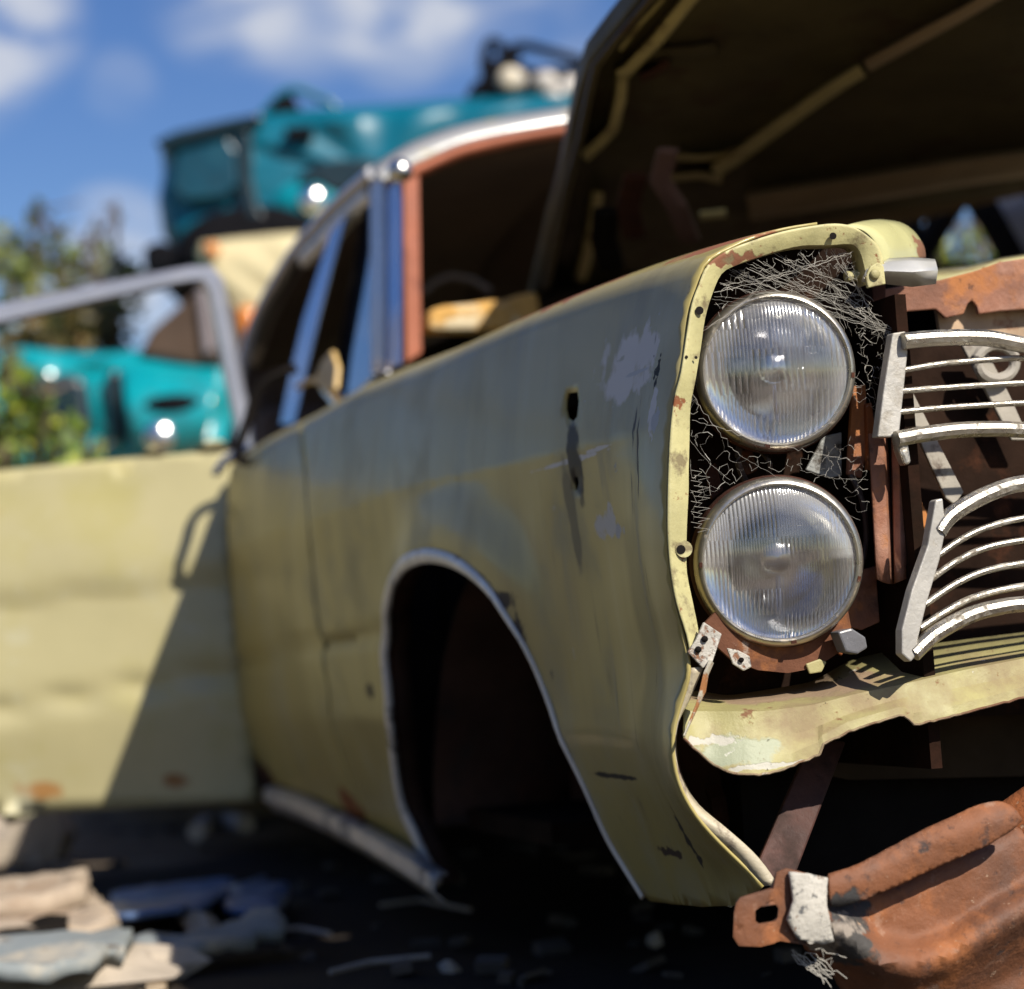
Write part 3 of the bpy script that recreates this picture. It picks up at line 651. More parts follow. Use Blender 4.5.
MB().tube([p+Vector((0, -.0015, -.001)) for p in rim], .0013, 6).build('rusty_edge', mat('chipped_edge', (.26, .19, .11), rough=.8, var=.4, vscale=60, bump=.5, layers=[((.15, .07, .035), .85, 0, 'noise', 22, .48, .58), ((.50, .46, .38), .6, 0, 'noise', 60, .62, .66)]), valance)

# ---- grille fragments (bars run on past the frame to the car's centre)
def gbar(pts, u, r, flat=.75): 
    return [front(x, y, u+.00012*(x-900)) for x, y in pts], r
def grille(endp, bars, us_, lab, lug=None):
    g = MB()
    for pts, r, u in bars:
        P = cr_smooth([front(x, y, u+.0) for x, y in pts], 4)
        g.tube(P, r, 10, up=(0, 1, 0), flat=1.0)
    o = g.build('grille', M_ALU, car); tag(o, lab)
    e = MB().prism([front(x, y, us_) for x, y in endp], (-.001, .012, 0)).build('end_plate', mat('dull_end_plate', (.42, .40, .36), rough=.5, metal=.4, var=.15, vscale=30, bump=.25, layers=[((.28, .25, .2), .6, 0.2, 'noise', 22, .55, .68)]), o, smooth=False, bevel=.0015)
    if lug: MB().prism([front(x, y, us_-.006) for x, y in lug], (0, .014, 0)).build('lug', M_ALU, o, smooth=False, bevel=.003)
    return o
grille([(893, 333), (906, 331), (908, 352), (900, 430), (894, 437), (878, 437), (884, 390)],
       [([(903, 341), (940, 338), (985, 338), (1024, 345), (1100, 358), (1200, 366)], [.0082]*21, -.02),
        ([(904, 370), (940, 364), (985, 360), (1024, 358), (1100, 360), (1200, 366)], .0030, -.012),
        ([(901, 391), (940, 388), (985, 385), (1024, 383), (1100, 382), (1200, 386)], .0030, -.012),
        ([(899, 412), (940, 408), (985, 405), (1024, 403), (1100, 401), (1200, 404)], .0030, -.012),
        ([(896, 439), (925, 434), (960, 430), (1000, 429), (1024, 430), (1100, 432), (1200, 436)], .0080, -.02)],
       -.015, 'upper grille fragment with straight bars', lug=[(897, 436), (908, 437), (912, 463), (906, 466), (900, 452)])
grille([(936, 500), (943, 498), (946, 530), (940, 560), (928, 600), (918, 640), (917, 655), (911, 662), (902, 654), (902, 630), (912, 590), (928, 545)],
       [([(938, 532), (950, 516), (975, 500), (1000, 489), (1024, 483), (1100, 470), (1200, 462)], .0082, -.045),
        ([(938, 555), (960, 540), (985, 528), (1024, 518), (1100, 508), (1200, 503)], .0033, -.036),
        ([(931, 579), (955, 562), (985, 548), (1024, 540), (1100, 530), (1200, 524)], .0033, -.036),
        ([(925, 604), (955, 584), (985, 571), (1024, 563), (1100, 552), (1200, 546)], .0034, -.036),
        ([(920, 628), (955, 606), (985, 594), (1024, 586), (1100, 577), (1200, 572)], .0036, -.036),
        ([(913, 654), (935, 634), (970, 615), (1000, 607), (1024, 604), (1100, 598), (1200, 596)], .0080, -.045)],
       -.05, 'lower grille fragment with bars curving down to its end')
# ---- radiator support: rusty folded panel with slots
rs = [(880, 290), (905, 285), (940, 280), (975, 271), (1000, 262), (1040, 256), (1300, 236), (1300, 330), (1040, 308), (1000, 311), (979, 314), (977, 306), (972, 300), (968, 304), (964, 314), (946, 318), (936, 309), (884, 313)]
sup = MB().prism([front(x, y, .12) for x, y in rs], (0, .006, 0)).build('radiator_support', M_RUSTP, car, smooth=False, bevel=.0015)
MB().prism([front(x, y, .14) for x, y in [(935, 300), (1300, 270), (1300, 360), (985, 345), (940, 330)]], (0, .006, 0)).build('support_backing', mat('tan_rust', (.40, .28, .18), rough=.75, var=.3, vscale=12, bump=.3, layers=[(RUST, .85, 0, 'noise', 15, .55, .65)]), sup, smooth=False)
ft = MB().grid([[front(x, y, .124) for x, y in [(900, 284), (940, 279), (975, 270), (1000, 261), (1040, 255), (1300, 235)]], [front(x, y, .32) for x, y in [(905, 277), (940, 268), (975, 264), (1000, 258), (1040, 252), (1300, 232)]]])
ft.build('support_top', M_PALE, sup, thick=.003)
plate('support_shadow_box', [(872, 284), (886, 284), (886, 320), (874, 316)], .11, .05, M_RUSTD)
# ---- far right lamp side mirrored body (left fender, doors) so the car is whole from the side
def msurf(u, t):
    p = surf(u, t); return Vector((W2-p.x, u, p.z))
lf = [[msurf(u*.08, t) for t in ([-.46, -.4, -.3, -.2, -.1, -.03, 0] + [tmax(u*.08)*k/8 for k in range(1, 9)])] for u in range(0, int(us/.08)+1)]
MB().grid(lf).build('left_fender', M_PAINT, car, thick=.003)
ld = [[msurf(us+.01+u*.1, t) for t in ([-.46, -.4, -.3, -.2, -.1, -.03, 0] + [tmax(us+.01+u*.1)*k/8 for k in range(1, 9)])] for u in range(0, 19)]
MB().grid(ld).build('left_doors', M_PAINT, car, thick=.003)
# ---- sill, floor, wheelhouse, frame
sl = [side(x, y, .05) for x, y in [(268, 795), (300, 806), (350, 831), (400, 860), (440, 887)]]
sl = cr_smooth(sl, 4)
sr = [[p+Vector((.012, 0, .016)) for p in sl], [p+Vector((-.006, 0, .012)) for p in sl], [p+Vector((-.008, 0, -.006)) for p in sl], [p+Vector((.004, 0, -.018)) for p in sl], [p+Vector((.012, 0, -.030)) for p in sl]]
MB().grid(sr).build('sill', mat('scuffed_sill', (.50, .48, .45), rough=.42, metal=.3, var=.2, vscale=9, bump=.3, layers=[((.08, .06, .05), .8, 0, 'noise', 8, .52, .64), ((.3, .2, .14), .8, 0, 'noise', 14, .6, .7)]), car, thick=.003, angle=25)
wh = []
cu_, cw_, ru_, rw_ = ARCH_E
for i in range(17):
    a = -.25+(math.pi+.5)*i/16
    wh.append((cu_-math.cos(a)*(ru_+.02), cw_+math.sin(a)*(rw_+.02)))
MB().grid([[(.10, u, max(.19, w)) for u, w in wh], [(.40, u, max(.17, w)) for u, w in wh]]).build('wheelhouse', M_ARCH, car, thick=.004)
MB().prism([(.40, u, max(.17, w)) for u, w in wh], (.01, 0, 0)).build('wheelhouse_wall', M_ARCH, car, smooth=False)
sg = MB(); sg.tube([(.30, cu_+.12, .12), (.28, cu_+.12, .50)], .03, 10); sg.build('shock_absorber', M_RUST, car)
br = MB(); br.lathe([(.001, 0), (.11, 0), (.12, .01), (.12, .05), (.05, .06), (.05, .1), (.001, .1)], 28); hub = br.build('brake_drum', M_ARCH, car); hub.matrix_local = Matrix.Translation((.34, cu_-.02, .24)) @ Matrix.Rotation(R(-90), 4, 'Y')
MB().box((W2/2, 2.7, .19), (W2-.3, 3.6, .03)).build('floor_pan', M_CAVE, car)
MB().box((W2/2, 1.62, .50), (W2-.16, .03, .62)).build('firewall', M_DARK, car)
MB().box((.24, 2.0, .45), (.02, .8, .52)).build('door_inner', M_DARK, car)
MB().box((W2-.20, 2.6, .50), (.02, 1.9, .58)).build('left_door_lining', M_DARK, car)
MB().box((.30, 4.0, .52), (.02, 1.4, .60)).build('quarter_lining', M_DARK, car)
MB().box((.36, 1.2, .20), (.09, 1.5, .10)).build('frame_rail', M_RUSTD, car)
MB().box((1.45, 1.2, .20), (.09, 1.5, .10)).build('frame_rail', M_RUSTD, car)
MB().tube([front(1040, 770, .35), front(700, 815, .35)], .04, 10).build('crossmember', M_RUSTD, car)
MB().prism([front(x, y, .22) for x, y in [(825, 735), (1300, 640), (1300, 770), (850, 780), (800, 770)]], (0, .01, 0)).build('splash_panel', mat('oily_brown', (.045, .030, .017), spec=.1, rough=.85, var=.4, vscale=9, bump=.3), car, smooth=False)
eng = MB(); eng.box((W2/2, .95, .52), (.42, .7, .40)); eng.box((W2/2, .95, .76), (.30, .5, .08)); eng.build('engine_block', M_DARK, car, smooth=False, bevel=.02)
stay = MB().prism([front(752, 876, .02), front(792, 884, .02), front(846, 742, .10), front(812, 738, .10)], (.004, .012, 0)).build('diagonal_stay', mat('stay_rust', (.075, .032, .024), spec=.3, rough=.6, var=.45, vscale=18, bump=.4, layers=[((.03, .016, .012), .8, 0, 'noise', 12, .52, .64), ((.2, .15, .12), .8, 0, 'noise', 120, .66, .72)]), car, smooth=False, bevel=.002)
# lower fender flange: pale twisted strip running to the bumper arm
low_out = [surf(*inv(x, y)) for x, y in [(691, 668), (684, 700), (677, 724), (675, 752), (680, 780), (692, 806), (712, 832), (740, 860), (764, 886)]]
low_in = [p+Vector((dx, du, 0)) for p, dx, du in zip(low_out, [.012, .006, .006, .010, .012, .012, .016, .016, .012], [-.002, .0, .01, .018, .02, .012, -.004, -.008, -.006])]
MB().grid([cr_smooth(low_out, 4), cr_smooth(low_in, 4)]).build('lower_flange', mat('tan_edge', (.46, .40, .28), rough=.5, var=.2, vscale=20, bump=.3, layers=[((.12, .08, .06), .8, 0, 'noise', 18, .52, .6), ((.45, .27, .12), .8, 0, 'noise', 14, .58, .66)]), fender, thick=.003)

# ---- rusty bumper arm, bent and hanging at the front corner
def armfn(h):
    def fn(px, py):
        base = 1.97 + .00030*(px-735)
        p = ldep(px, py, base-h(px, py)); return p
    return fn
def segd(px, py, P):
    best = 1e9
    for (a, b), (c, e) in zip(P[:-1], P[1:]):
        dx, dy = c-a, e-b; t = max(0, min(1, ((px-a)*dx+(py-b)*dy)/(dx*dx+dy*dy))); best = min(best, math.hypot(px-a-t*dx, py-b-t*dy))
    return best
RIDGE = [(832, 925), (852, 942), (880, 962), (912, 966), (950, 954), (1000, 922), (1040, 900), (1100, 880)]
EDGE = [(806, 945), (838, 980), (850, 1010), (880, 1040)]
def hplate(px, py):
    ry = lerp_table(RIDGE, px)
    h = .020*math.exp(-((py-ry)/13)**2)
    h -= .040*smoothstep(4, 60, py-ry)
    h -= .014*smoothstep(6, 34, ry-py)*smoothstep(835, 870, px)
    h -= .016*math.exp(-(segd(px, py, [(835, 902), (880, 886), (930, 864), (1012, 826)])/8)**2)
    h += .0015*mnoise.noise(Vector((px*.06, py*.06, 0))) + .0007*mnoise.noise(Vector((px*.2, py*.2, 4)))
    return h
PLATE = [(822, 880), (842, 876), (870, 872), (930, 846), (1000, 822), (1030, 838), (1060, 842), (1250, 870), (1250, 1000), (1060, 985), (1000, 1000), (940, 1035), (880, 1050), (850, 1008), (836, 975), (826, 958), (806, 945), (800, 930), (806, 900)]
plate_o = shell(PLATE, 6.5, armfn(hplate)).build('bumper_arm', M_ARM, car, thick=.005, angle=60)
tag(plate_o, 'rusty bent bumper arm with a dished plate')
TABO = [(734, 912), (736, 902), (740, 897), (770, 888), (776, 872), (786, 868), (806, 873), (812, 880), (812, 930), (806, 945), (780, 940), (756, 946), (738, 945), (733, 936)]
SLOT = [(751, 910), (756, 906), (774, 904), (778, 908), (777, 917), (772, 921), (755, 924), (751, 920)]
def htab(px, py): return .016+.006*math.exp(-((px-745)/14)**2)-.004*math.exp(-((px-772)/10)**2)
MB_ = shell(TABO, 5, armfn(htab), holes=(SLOT,)).build('mounting_tab', M_ARM, plate_o, thick=.006, bevel=.001, angle=50)
band = shell([(788, 872), (806, 874), (826, 878), (825, 905), (832, 940), (822, 943), (796, 938), (786, 920), (792, 900)], 4.5, armfn(lambda x, y: .024+.004*math.sin((y-870)/22)+.0008*mnoise.noise(Vector((x*.2, y*.2, 0))))).build('white_band', M_WHITE, plate_o, thick=.004, angle=60)
FC = [(822, 890), (850, 884), (880, 871), (930, 846), (985, 824), (1014, 818)]
def hfold(px, py):
    c = lerp_table(FC, px); s = (py-c)/18.0                    # -1 top edge .. 1 lower edge
    return .019 - .014*max(0, -s-.1)**1.5 - .004*max(0, s-.2)**2 + .0012*mnoise.noise(Vector((px*.07, py*.07, 1)))
FOLD = [(826, 878), (850, 872), (880, 858), (930, 832), (980, 810), (1000, 807), (1016, 816), (1014, 824), (985, 842), (930, 866), (880, 889), (852, 900), (828, 904)]
shell([tuple(p) for p in cr_smooth([Vector(p) for p in FOLD+FOLD[:1]], 4)[:-1]], 3.2, armfn(hfold)).build('rolled_fold', M_ARM, plate_o, thick=.007, angle=60)
tb = [ldep(x, y, 2.14) for x, y in [(985, 845), (1024, 815), (1080, 780), (1200, 720)]]
MB().tube(cr_smooth(tb, 4), .022, 12).build('bumper_bracket', M_RUST, car)
# ================================================================== HOOD (propped open), traced on its own tilted plane
HA = ldep(572, 120, 3.35); HB = ldep(1024, 190, 3.85); HC = ldep(690, -60, 2.75)
HN = (HB-HA).cross(HC-HA).normalized()
if HN.dot(HA-OL) > 0: HN = -HN            # towards the camera = underside
def hd(px, py, off=0.0): return pln(px, py, HA+HN*off, HN)
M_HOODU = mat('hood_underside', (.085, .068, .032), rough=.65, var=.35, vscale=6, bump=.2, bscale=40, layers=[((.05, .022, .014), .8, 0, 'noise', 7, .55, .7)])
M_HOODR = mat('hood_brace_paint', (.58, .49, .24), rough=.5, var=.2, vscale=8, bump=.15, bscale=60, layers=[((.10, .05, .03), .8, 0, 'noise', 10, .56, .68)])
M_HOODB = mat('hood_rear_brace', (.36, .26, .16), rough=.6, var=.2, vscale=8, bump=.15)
HO = [(520, 340), (533, 290), (548, 225), (560, 180), (572, 118), (578, 90), (587, 64), (610, 34), (640, -2), (700, -75), (800, -190), (1560, -190), (1560, 96), (1300, 150), (1024, 194), (930, 206), (840, 220), (760, 236), (720, 260), (700, 300), (660, 340)]
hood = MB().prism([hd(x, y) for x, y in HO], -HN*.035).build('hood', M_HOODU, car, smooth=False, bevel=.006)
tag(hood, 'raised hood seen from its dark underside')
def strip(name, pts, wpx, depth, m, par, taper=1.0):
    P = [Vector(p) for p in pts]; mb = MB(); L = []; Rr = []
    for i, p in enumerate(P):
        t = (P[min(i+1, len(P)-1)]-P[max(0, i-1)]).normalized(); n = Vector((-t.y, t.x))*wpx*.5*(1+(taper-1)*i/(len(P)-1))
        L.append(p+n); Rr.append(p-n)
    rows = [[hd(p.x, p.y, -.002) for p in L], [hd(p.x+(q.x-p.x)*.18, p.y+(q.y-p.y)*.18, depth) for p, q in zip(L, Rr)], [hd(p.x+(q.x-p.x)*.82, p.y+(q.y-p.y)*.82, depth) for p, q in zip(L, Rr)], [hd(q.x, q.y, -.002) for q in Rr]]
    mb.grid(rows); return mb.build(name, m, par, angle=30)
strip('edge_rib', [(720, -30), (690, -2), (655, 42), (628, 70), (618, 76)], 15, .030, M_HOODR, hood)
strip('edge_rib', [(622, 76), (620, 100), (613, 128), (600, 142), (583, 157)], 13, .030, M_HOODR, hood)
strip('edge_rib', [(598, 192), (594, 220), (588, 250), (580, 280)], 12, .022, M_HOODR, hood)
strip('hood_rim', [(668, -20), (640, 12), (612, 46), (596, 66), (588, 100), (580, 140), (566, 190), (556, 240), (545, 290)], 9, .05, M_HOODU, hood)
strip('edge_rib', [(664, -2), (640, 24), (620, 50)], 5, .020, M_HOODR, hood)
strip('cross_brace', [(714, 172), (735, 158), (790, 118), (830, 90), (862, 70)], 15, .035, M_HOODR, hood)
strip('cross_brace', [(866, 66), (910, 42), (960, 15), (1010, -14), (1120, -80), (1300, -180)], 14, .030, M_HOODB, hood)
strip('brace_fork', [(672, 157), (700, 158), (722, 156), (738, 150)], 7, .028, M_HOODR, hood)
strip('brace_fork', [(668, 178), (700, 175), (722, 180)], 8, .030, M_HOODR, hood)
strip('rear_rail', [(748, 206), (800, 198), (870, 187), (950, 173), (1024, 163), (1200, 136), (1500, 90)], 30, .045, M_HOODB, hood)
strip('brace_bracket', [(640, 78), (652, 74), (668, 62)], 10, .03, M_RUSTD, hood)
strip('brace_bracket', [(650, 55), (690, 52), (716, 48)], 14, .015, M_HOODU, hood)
# hinge arms and brackets in the dark under the hood
hg = MB()
hg.tube([hd(668, 150, .10), hd(660, 180, .12), hd(676, 205, .15), hd(690, 240, .16)], .018, 6, flat=.3)
hinge = hg.build('hood_hinge', mat('hinge_rust', (.16, .09, .08), rough=.7, var=.3, bump=.3), car)
MB().tube([hd(636, 175, .10), hd(628, 205, .12), hd(634, 236, .14)], .02, 6, flat=.3).build('hinge_arm', M_RUSTD, hinge)
MB().tube([hd(606, 210, .08), hd(604, 240, .10), hd(612, 268, .12)], .025, 6, flat=.3).build('hinge_arm', M_DARK, hinge)
MB().tube([hd(700, 216, .12), hd(726, 213, .12)], .012, 6, flat=.5).build('hinge_pin', M_HOODR, hinge)

# ================================================================== CABIN
GP = Vector((.15, 1.6, .80)); GN = Vector((1, 0, -.22)).normalized()
def gs_(px, py, off=0.0): return pln(px, py, GP+GN*off, GN)
UR = gs_(384, 168).y
M_PILL = mat('chalky_pillar_paint', (.46, .46, .48), rough=.30, metal=.2, var=.12, vscale=8, bump=.08, coat=.3)
M_SKYSHEEN = mat('sky_sheen_pillar', (.14, .19, .36), rough=.14, metal=.75, var=.15, vscale=6, bump=.05, coat=.5, coatr=.06)  # blue base paints in the sky reflected by the trim
M_PRIM = mat('red_primer', (.36, .11, .055), rough=.6, var=.2, vscale=10, bump=.2, layers=[((.16, .05, .035), .8, 0, 'noise', 9, .56, .68)])
M_ROOF = mat('chalked_roof', (.36, .36, .355), rough=.40, metal=.1, var=.12, vscale=6, bump=.1, coat=.2, layers=[((.42, .36, .2), .6, 0, 'noise', 7, .56, .66)])
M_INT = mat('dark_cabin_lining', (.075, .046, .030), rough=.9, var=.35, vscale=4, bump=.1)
def gband(name, left, right, m, depth=.03, par=car, off=0.0):
    l = [gs_(x, y, off) for x, y in left]; r = [gs_(x, y, off) for x, y in right]
    d = GN*depth
    rows = [[p+d for p in l], l, r, [p+d for p in r]]
    return MB().grid(rows).build(name, m, par, angle=25)
pil = gband('windshield_pillar', [(370, 176), (370, 230), (370, 300), (371, 372)], [(384, 168), (384, 230), (384, 300), (383, 372)], M_PILL, .012)
gband('pillar_face', [(384.5, 168), (384.5, 230), (384, 300), (383.5, 372)], [(400, 166), (400, 230), (400, 300), (399, 364)], M_SKYSHEEN, .004, pil, .004)
MB().prism([front(x, y, UR-.03) for x, y in [(403, 174), (419, 170), (422, 353), (406, 363)]], (0, .03, 0)).build('primer_post', M_PRIM, pil, smooth=False, bevel=.003)
tip = MB(); tip.ball(gs_(400, 171, -.004), .022, 8); tip.build('pillar_cap', M_CHROME, pil)
# roof edge: silver drip rail, header, roof skin
RC = [(372, 172), (384, 164), (400, 154), (420, 144), (450, 133), (485, 125), (530, 117), (575, 110), (640, 102)]
RB = [(384, 184), (394, 178), (410, 168), (428, 160), (455, 148), (488, 139), (530, 131), (575, 124), (640, 117)]
RH = [(402, 182), (412, 177), (424, 172), (440, 165), (462, 156), (490, 149), (530, 140), (575, 134), (640, 128)]
rc = [front(x, y, UR+.02) for x, y in cr_smooth([Vector(p) for p in RC], 4) for x, y in [(x.x, x.y)]] if False else [front(p.x, p.y, UR+.02) for p in cr_smooth([Vector(p) for p in RC], 4)]
rb = [front(p.x, p.y, UR-.035) for p in cr_smooth([Vector(p) for p in RB], 4)]
rh = [front(p.x, p.y, UR-.02) for p in cr_smooth([Vector(p) for p in RH], 4)]
hdr_w = rc[-1].z
full = rc + [Vector((rc[-1].x+(W2/2-rc[-1].x)*k/4, UR+.02, hdr_w+.012*k)) for k in range(1, 5)]
vc = full[-1].x
full = full + [Vector((2*vc-p.x, p.y, p.z)) for p in full[-2::-1]]
roof_rows = []
RAILPX = [(372, 172), (335, 205), (300, 244), (272, 288), (252, 330), (238, 385)]
rail = [gs_(x, y, -.004) for x, y in RAILPX]
for k in range(0, 9):
    t = k/8; u = UR+.02+1.75*t
    drop = .02*t+.16*t**4
    roof_rows.append([Vector((p.x+(.02+.10*t)*(1 if p.x < vc else -1)*abs(p.x-vc)/vc, u, p.z-drop+.05*math.sin(math.pi*min(1, t*1.1)))) for p in full])
roof = MB().grid(roof_rows).build('roof', M_ROOF, car, thick=.012)
roof['label'] = 'chalky sun-bleached roof'
MB().grid([rc, rb]).build('roof_front_edge', M_ROOF, roof, thick=.01)
MB().grid([rb, rh]).build('windshield_header', M_PRIM, roof, thick=.008)
mirr = lambda p: Vector((2*vc-p.x, p.y, p.z))
MB().tube([mirr(p) for p in (gs_(392, 166), gs_(392, 366))], .035, 8).build('windshield_pillar', M_PILL, car)
sh_ = [gs_(x, y, .0) for x, y in [(300, 244), (318, 226), (340, 202), (368, 176)]]
MB().tube(cr_smooth(rail, 4), .013, 8).build('drip_rail', M_PILL, roof)
MB().tube([p+Vector((0.012, 0, -.03)) for p in cr_smooth(sh_, 4)], .020, 8, flat=1).build('window_frame_top', M_TRIM, front_door)
gband('window_frame', [(330, 232), (318, 272), (303, 320), (291, 370), (280, 424)], [(346, 214), (333, 262), (318, 318), (306, 370), (294, 424)], M_SKYSHEEN, .003, front_door, -.004)
MG = mat('blue_tinted_glass', (.02, .035, .06), rough=.06, var=.1, bump=0, coat=1, coatr=.03, spec=.8)
vw = MB().prism([gs_(x, y, .012) for x, y in [(338, 400), (344, 350), (356, 285), (369, 212), (372, 212), (372, 378), (350, 398)]], GN*.005).build('vent_window', MG, front_door, smooth=False)
MB().tube([gs_(x, y, .008) for x, y in [(336, 402), (343, 350), (355, 285), (368, 208)]], .010, 8).build('vent_frame', M_DARK, vw)
# mirror with an empty shell: its loop throws the looped shadow on the rear door
DW = CARM @ Vector((0, 0, 0))
def sunback(px, py, t):
    p = ldep(px, py, 4.33); return p - SUN_L*t
loop = [sunback(x, y, .42) for x, y in [(214, 530), (190, 539), (176, 553), (168, 578), (158, 614), (178, 619), (202, 615)]]
mirror = MB().tube(cr_smooth(loop, 3), .0095, 6).build('door_mirror', M_DARK, front_door)
M_YEL = mat('cracked_yellow_plastic', (.62, .42, .16), rough=.5, var=.2, vscale=20, bump=.2)
MB().prism([gs_(x, y, -.05) for x, y in [(312, 382), (322, 360), (331, 350), (336, 366), (334, 388), (326, 394)]], GN*.010).build('mirror_shell', M_YEL, mirror, smooth=False, bevel=.003)
MB().tube([gs_(x, y, -.04) for x, y in [(298, 387), (308, 381), (318, 380)]], .006, 6).build('mirror_stem', M_YEL, mirror)
MB().tube([gs_(x, y, -.03) for x, y in [(328, 388), (336, 398), (342, 408)]], .014, 6).build('mirror_foot', M_CHROME, mirror)
# interior
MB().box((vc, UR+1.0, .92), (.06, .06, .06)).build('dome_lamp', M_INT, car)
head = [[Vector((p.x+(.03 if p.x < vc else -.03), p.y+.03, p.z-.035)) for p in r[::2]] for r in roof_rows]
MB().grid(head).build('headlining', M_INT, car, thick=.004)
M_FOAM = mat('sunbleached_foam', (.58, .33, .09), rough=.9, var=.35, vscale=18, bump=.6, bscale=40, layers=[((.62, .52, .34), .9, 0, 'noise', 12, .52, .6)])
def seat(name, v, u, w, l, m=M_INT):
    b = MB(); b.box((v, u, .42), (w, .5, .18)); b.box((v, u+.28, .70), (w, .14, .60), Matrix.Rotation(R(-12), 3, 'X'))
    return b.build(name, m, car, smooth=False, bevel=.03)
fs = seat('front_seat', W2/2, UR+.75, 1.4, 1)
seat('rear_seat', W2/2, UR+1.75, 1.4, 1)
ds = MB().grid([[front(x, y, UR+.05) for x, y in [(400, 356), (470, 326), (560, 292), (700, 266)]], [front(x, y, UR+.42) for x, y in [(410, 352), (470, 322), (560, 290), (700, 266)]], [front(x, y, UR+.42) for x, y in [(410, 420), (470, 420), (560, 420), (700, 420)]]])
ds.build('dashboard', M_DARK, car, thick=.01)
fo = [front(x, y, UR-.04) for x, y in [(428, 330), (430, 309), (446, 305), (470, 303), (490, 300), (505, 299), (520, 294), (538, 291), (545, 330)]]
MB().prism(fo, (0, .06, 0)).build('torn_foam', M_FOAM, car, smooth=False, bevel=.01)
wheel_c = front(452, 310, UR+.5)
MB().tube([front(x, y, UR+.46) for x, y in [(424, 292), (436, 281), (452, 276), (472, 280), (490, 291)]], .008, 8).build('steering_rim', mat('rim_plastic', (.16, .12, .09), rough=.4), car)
MB().box((vc, UR+1.62, .86), (W2-.66, .03, .62)).build('cabin_dark_panel', M_INT, car)  # dark panel added behind the seats to keep the cabin black
# rear of the cabin and body, far side glasshouse
MB().prism([(W2-.16, UR+.35, .72), (W2-.16, UR+1.8, .72), (W2-.30, UR+1.75, 1.16), (W2-.30, UR+.95, 1.16)], (.01, 0, 0)).build('far_window_blocker', M_INT, car, smooth=False)  # sheet added across the far windows so the cabin stays dark
qp = [[surf(3.25+.1*k, t) for t in ([-.44, -.38, -.3, -.2, -.1, -.03, 0, .06])] for k in range(0, 16)]
zq = sum(p.z for p in (surf(2.3, 0),))
quarter = []
for k in range(16):
    u = 3.28+.1*k; quarter.append([Vector((v, u, z)) for v, z in [(.06, .22), (.03, .30), (.01, .45), (0, .60), (.02, .70), (.07, .78), (.16, .82), (.30, .83)]])
MB().grid(quarter).build('rear_quarter', M_PAINT, car, thick=.003)
MB().grid([[Vector((W2-p.x, p.y, p.z)) for p in r] for r in quarter]).build('left_quarter', M_PAINT, car, thick=.003)
MB().grid([[Vector((.28, 3.7+k*.1, .83)) for k in range(12)], [Vector((W2/2, 3.7+k*.1, .86)) for k in range(12)], [Vector((W2-.28, 3.7+k*.1, .83)) for k in range(12)]]).build('trunk_lid', M_PAINT, car, thick=.01)
MB().prism([Vector((v, 4.78, z)) for v, z in [(.06, .22), (0, .6), (.07, .78), (.3, .83), (W2-.3, .83), (W2-.07, .78), (W2, .6), (W2-.06, .22)]], (0, .01, 0)).build('tail_panel', M_PAINT, car, smooth=False)
cp = [gs_(238, 385), gs_(252, 330), gs_(272, 288)]
MB().prism([(.31, UR+1.45, .80), (.31, UR+2.3, .80), (.36, UR+1.78, 1.14), (.36, UR+1.62, 1.16)], (.03, 0, 0)).build('rear_pillar', M_INT, car, smooth=False)
MB().prism([(W2-.16, UR+1.45, .80), (W2-.16, UR+2.3, .80), (W2-.25, UR+1.78, 1.14), (W2-.24, UR+1.62, 1.16)], (-.03, 0, 0)).build('rear_pillar', M_INT, car, smooth=False)
MB().box((.30, 2.46, .50), (.10, .12, .60)).build('centre_post', M_DARK, car)

# far side: dark window frame with a triangular opening, pale pillar strip
VL = W2-.16
MB_l = shell([(885, 190), (1060, 150), (1060, 300), (885, 300)], 12, lambda x, y: side(x, y, VL), holes=([(966, 207), (974, 207), (990, 230), (1004, 256), (1000, 262), (940, 262), (938, 254), (950, 232)], circ(928, 223, 5, 10))).build('left_window_frame', M_DARK, car, thick=.02)
MB().prism([side(x, y, VL-.03) for x, y in [(996, 199), (1010, 195), (1022, 196), (1060, 262), (1040, 275), (1024, 250)]], (.01, 0, 0)).build('pale_post', M_PILL, MB_l, smooth=False)

# ================================================================== REAR DOOR, swung wide open
DY = 4.33
def drelief(px, py):
    l1 = 577+(165-px)*.105; l2 = 682+(165-px)*.17
    top = 452+(232-px)*.085
    h = .030*smoothstep(top, l1, py) - .010*smoothstep(l1, l1+7, py) + .006*smoothstep(l1+8, l2, py)
    h -= .012*math.exp(-((py-l2)/5)**2)
    h -= .022*smoothstep(l2+10, 815, py)
    h += .003*mnoise.noise(Vector((px*.012, py*.014, 2)))
    return h
def dfn(px, py): return ldep(px, py, DY-drelief(px, py))
DO = [(236, 452), (170, 457), (100, 463), (0, 473), (-150, 487), (-250, 498), (-256, 640), (-250, 760), (-238, 822), (-150, 818), (0, 812), (120, 806), (258, 799), (252, 730), (242, 640), (234, 545)]
M_DOOR = mat('khaki_door_paint', KH, rough=.40, var=.10, vscale=2.5, bump=.08, bscale=30, coat=.15, layers=[
    ((.37, .33, .13), .5, 0, 'noise', 4, .50, .70), ((.34, .17, .05), .8, 0, 'blob', mk(ldep(50, 788, DY)), (.07, .07, .022), .7, 18),
    ((.36, .15, .04), .8, 0, 'blob', mk(ldep(-2, 517, DY)), (.02, .05, .03), .5, 18), ((.30, .15, .05), .8, 0, 'blob', mk(ldep(172, 778, DY)), (.03, .07, .018), .6, 18),
    ((.46, .44, .30), .5, 0, 'noise', 6, .58, .72)])
rdoor = shell(DO, 13, dfn).build('rear_door', M_DOOR, car, thick=-.035, off=1, angle=50)
for md in rdoor.modifiers: md.thickness = .035; md.offset = -1
tag(rdoor, 'rear door swung wide open, sunlit khaki skin')
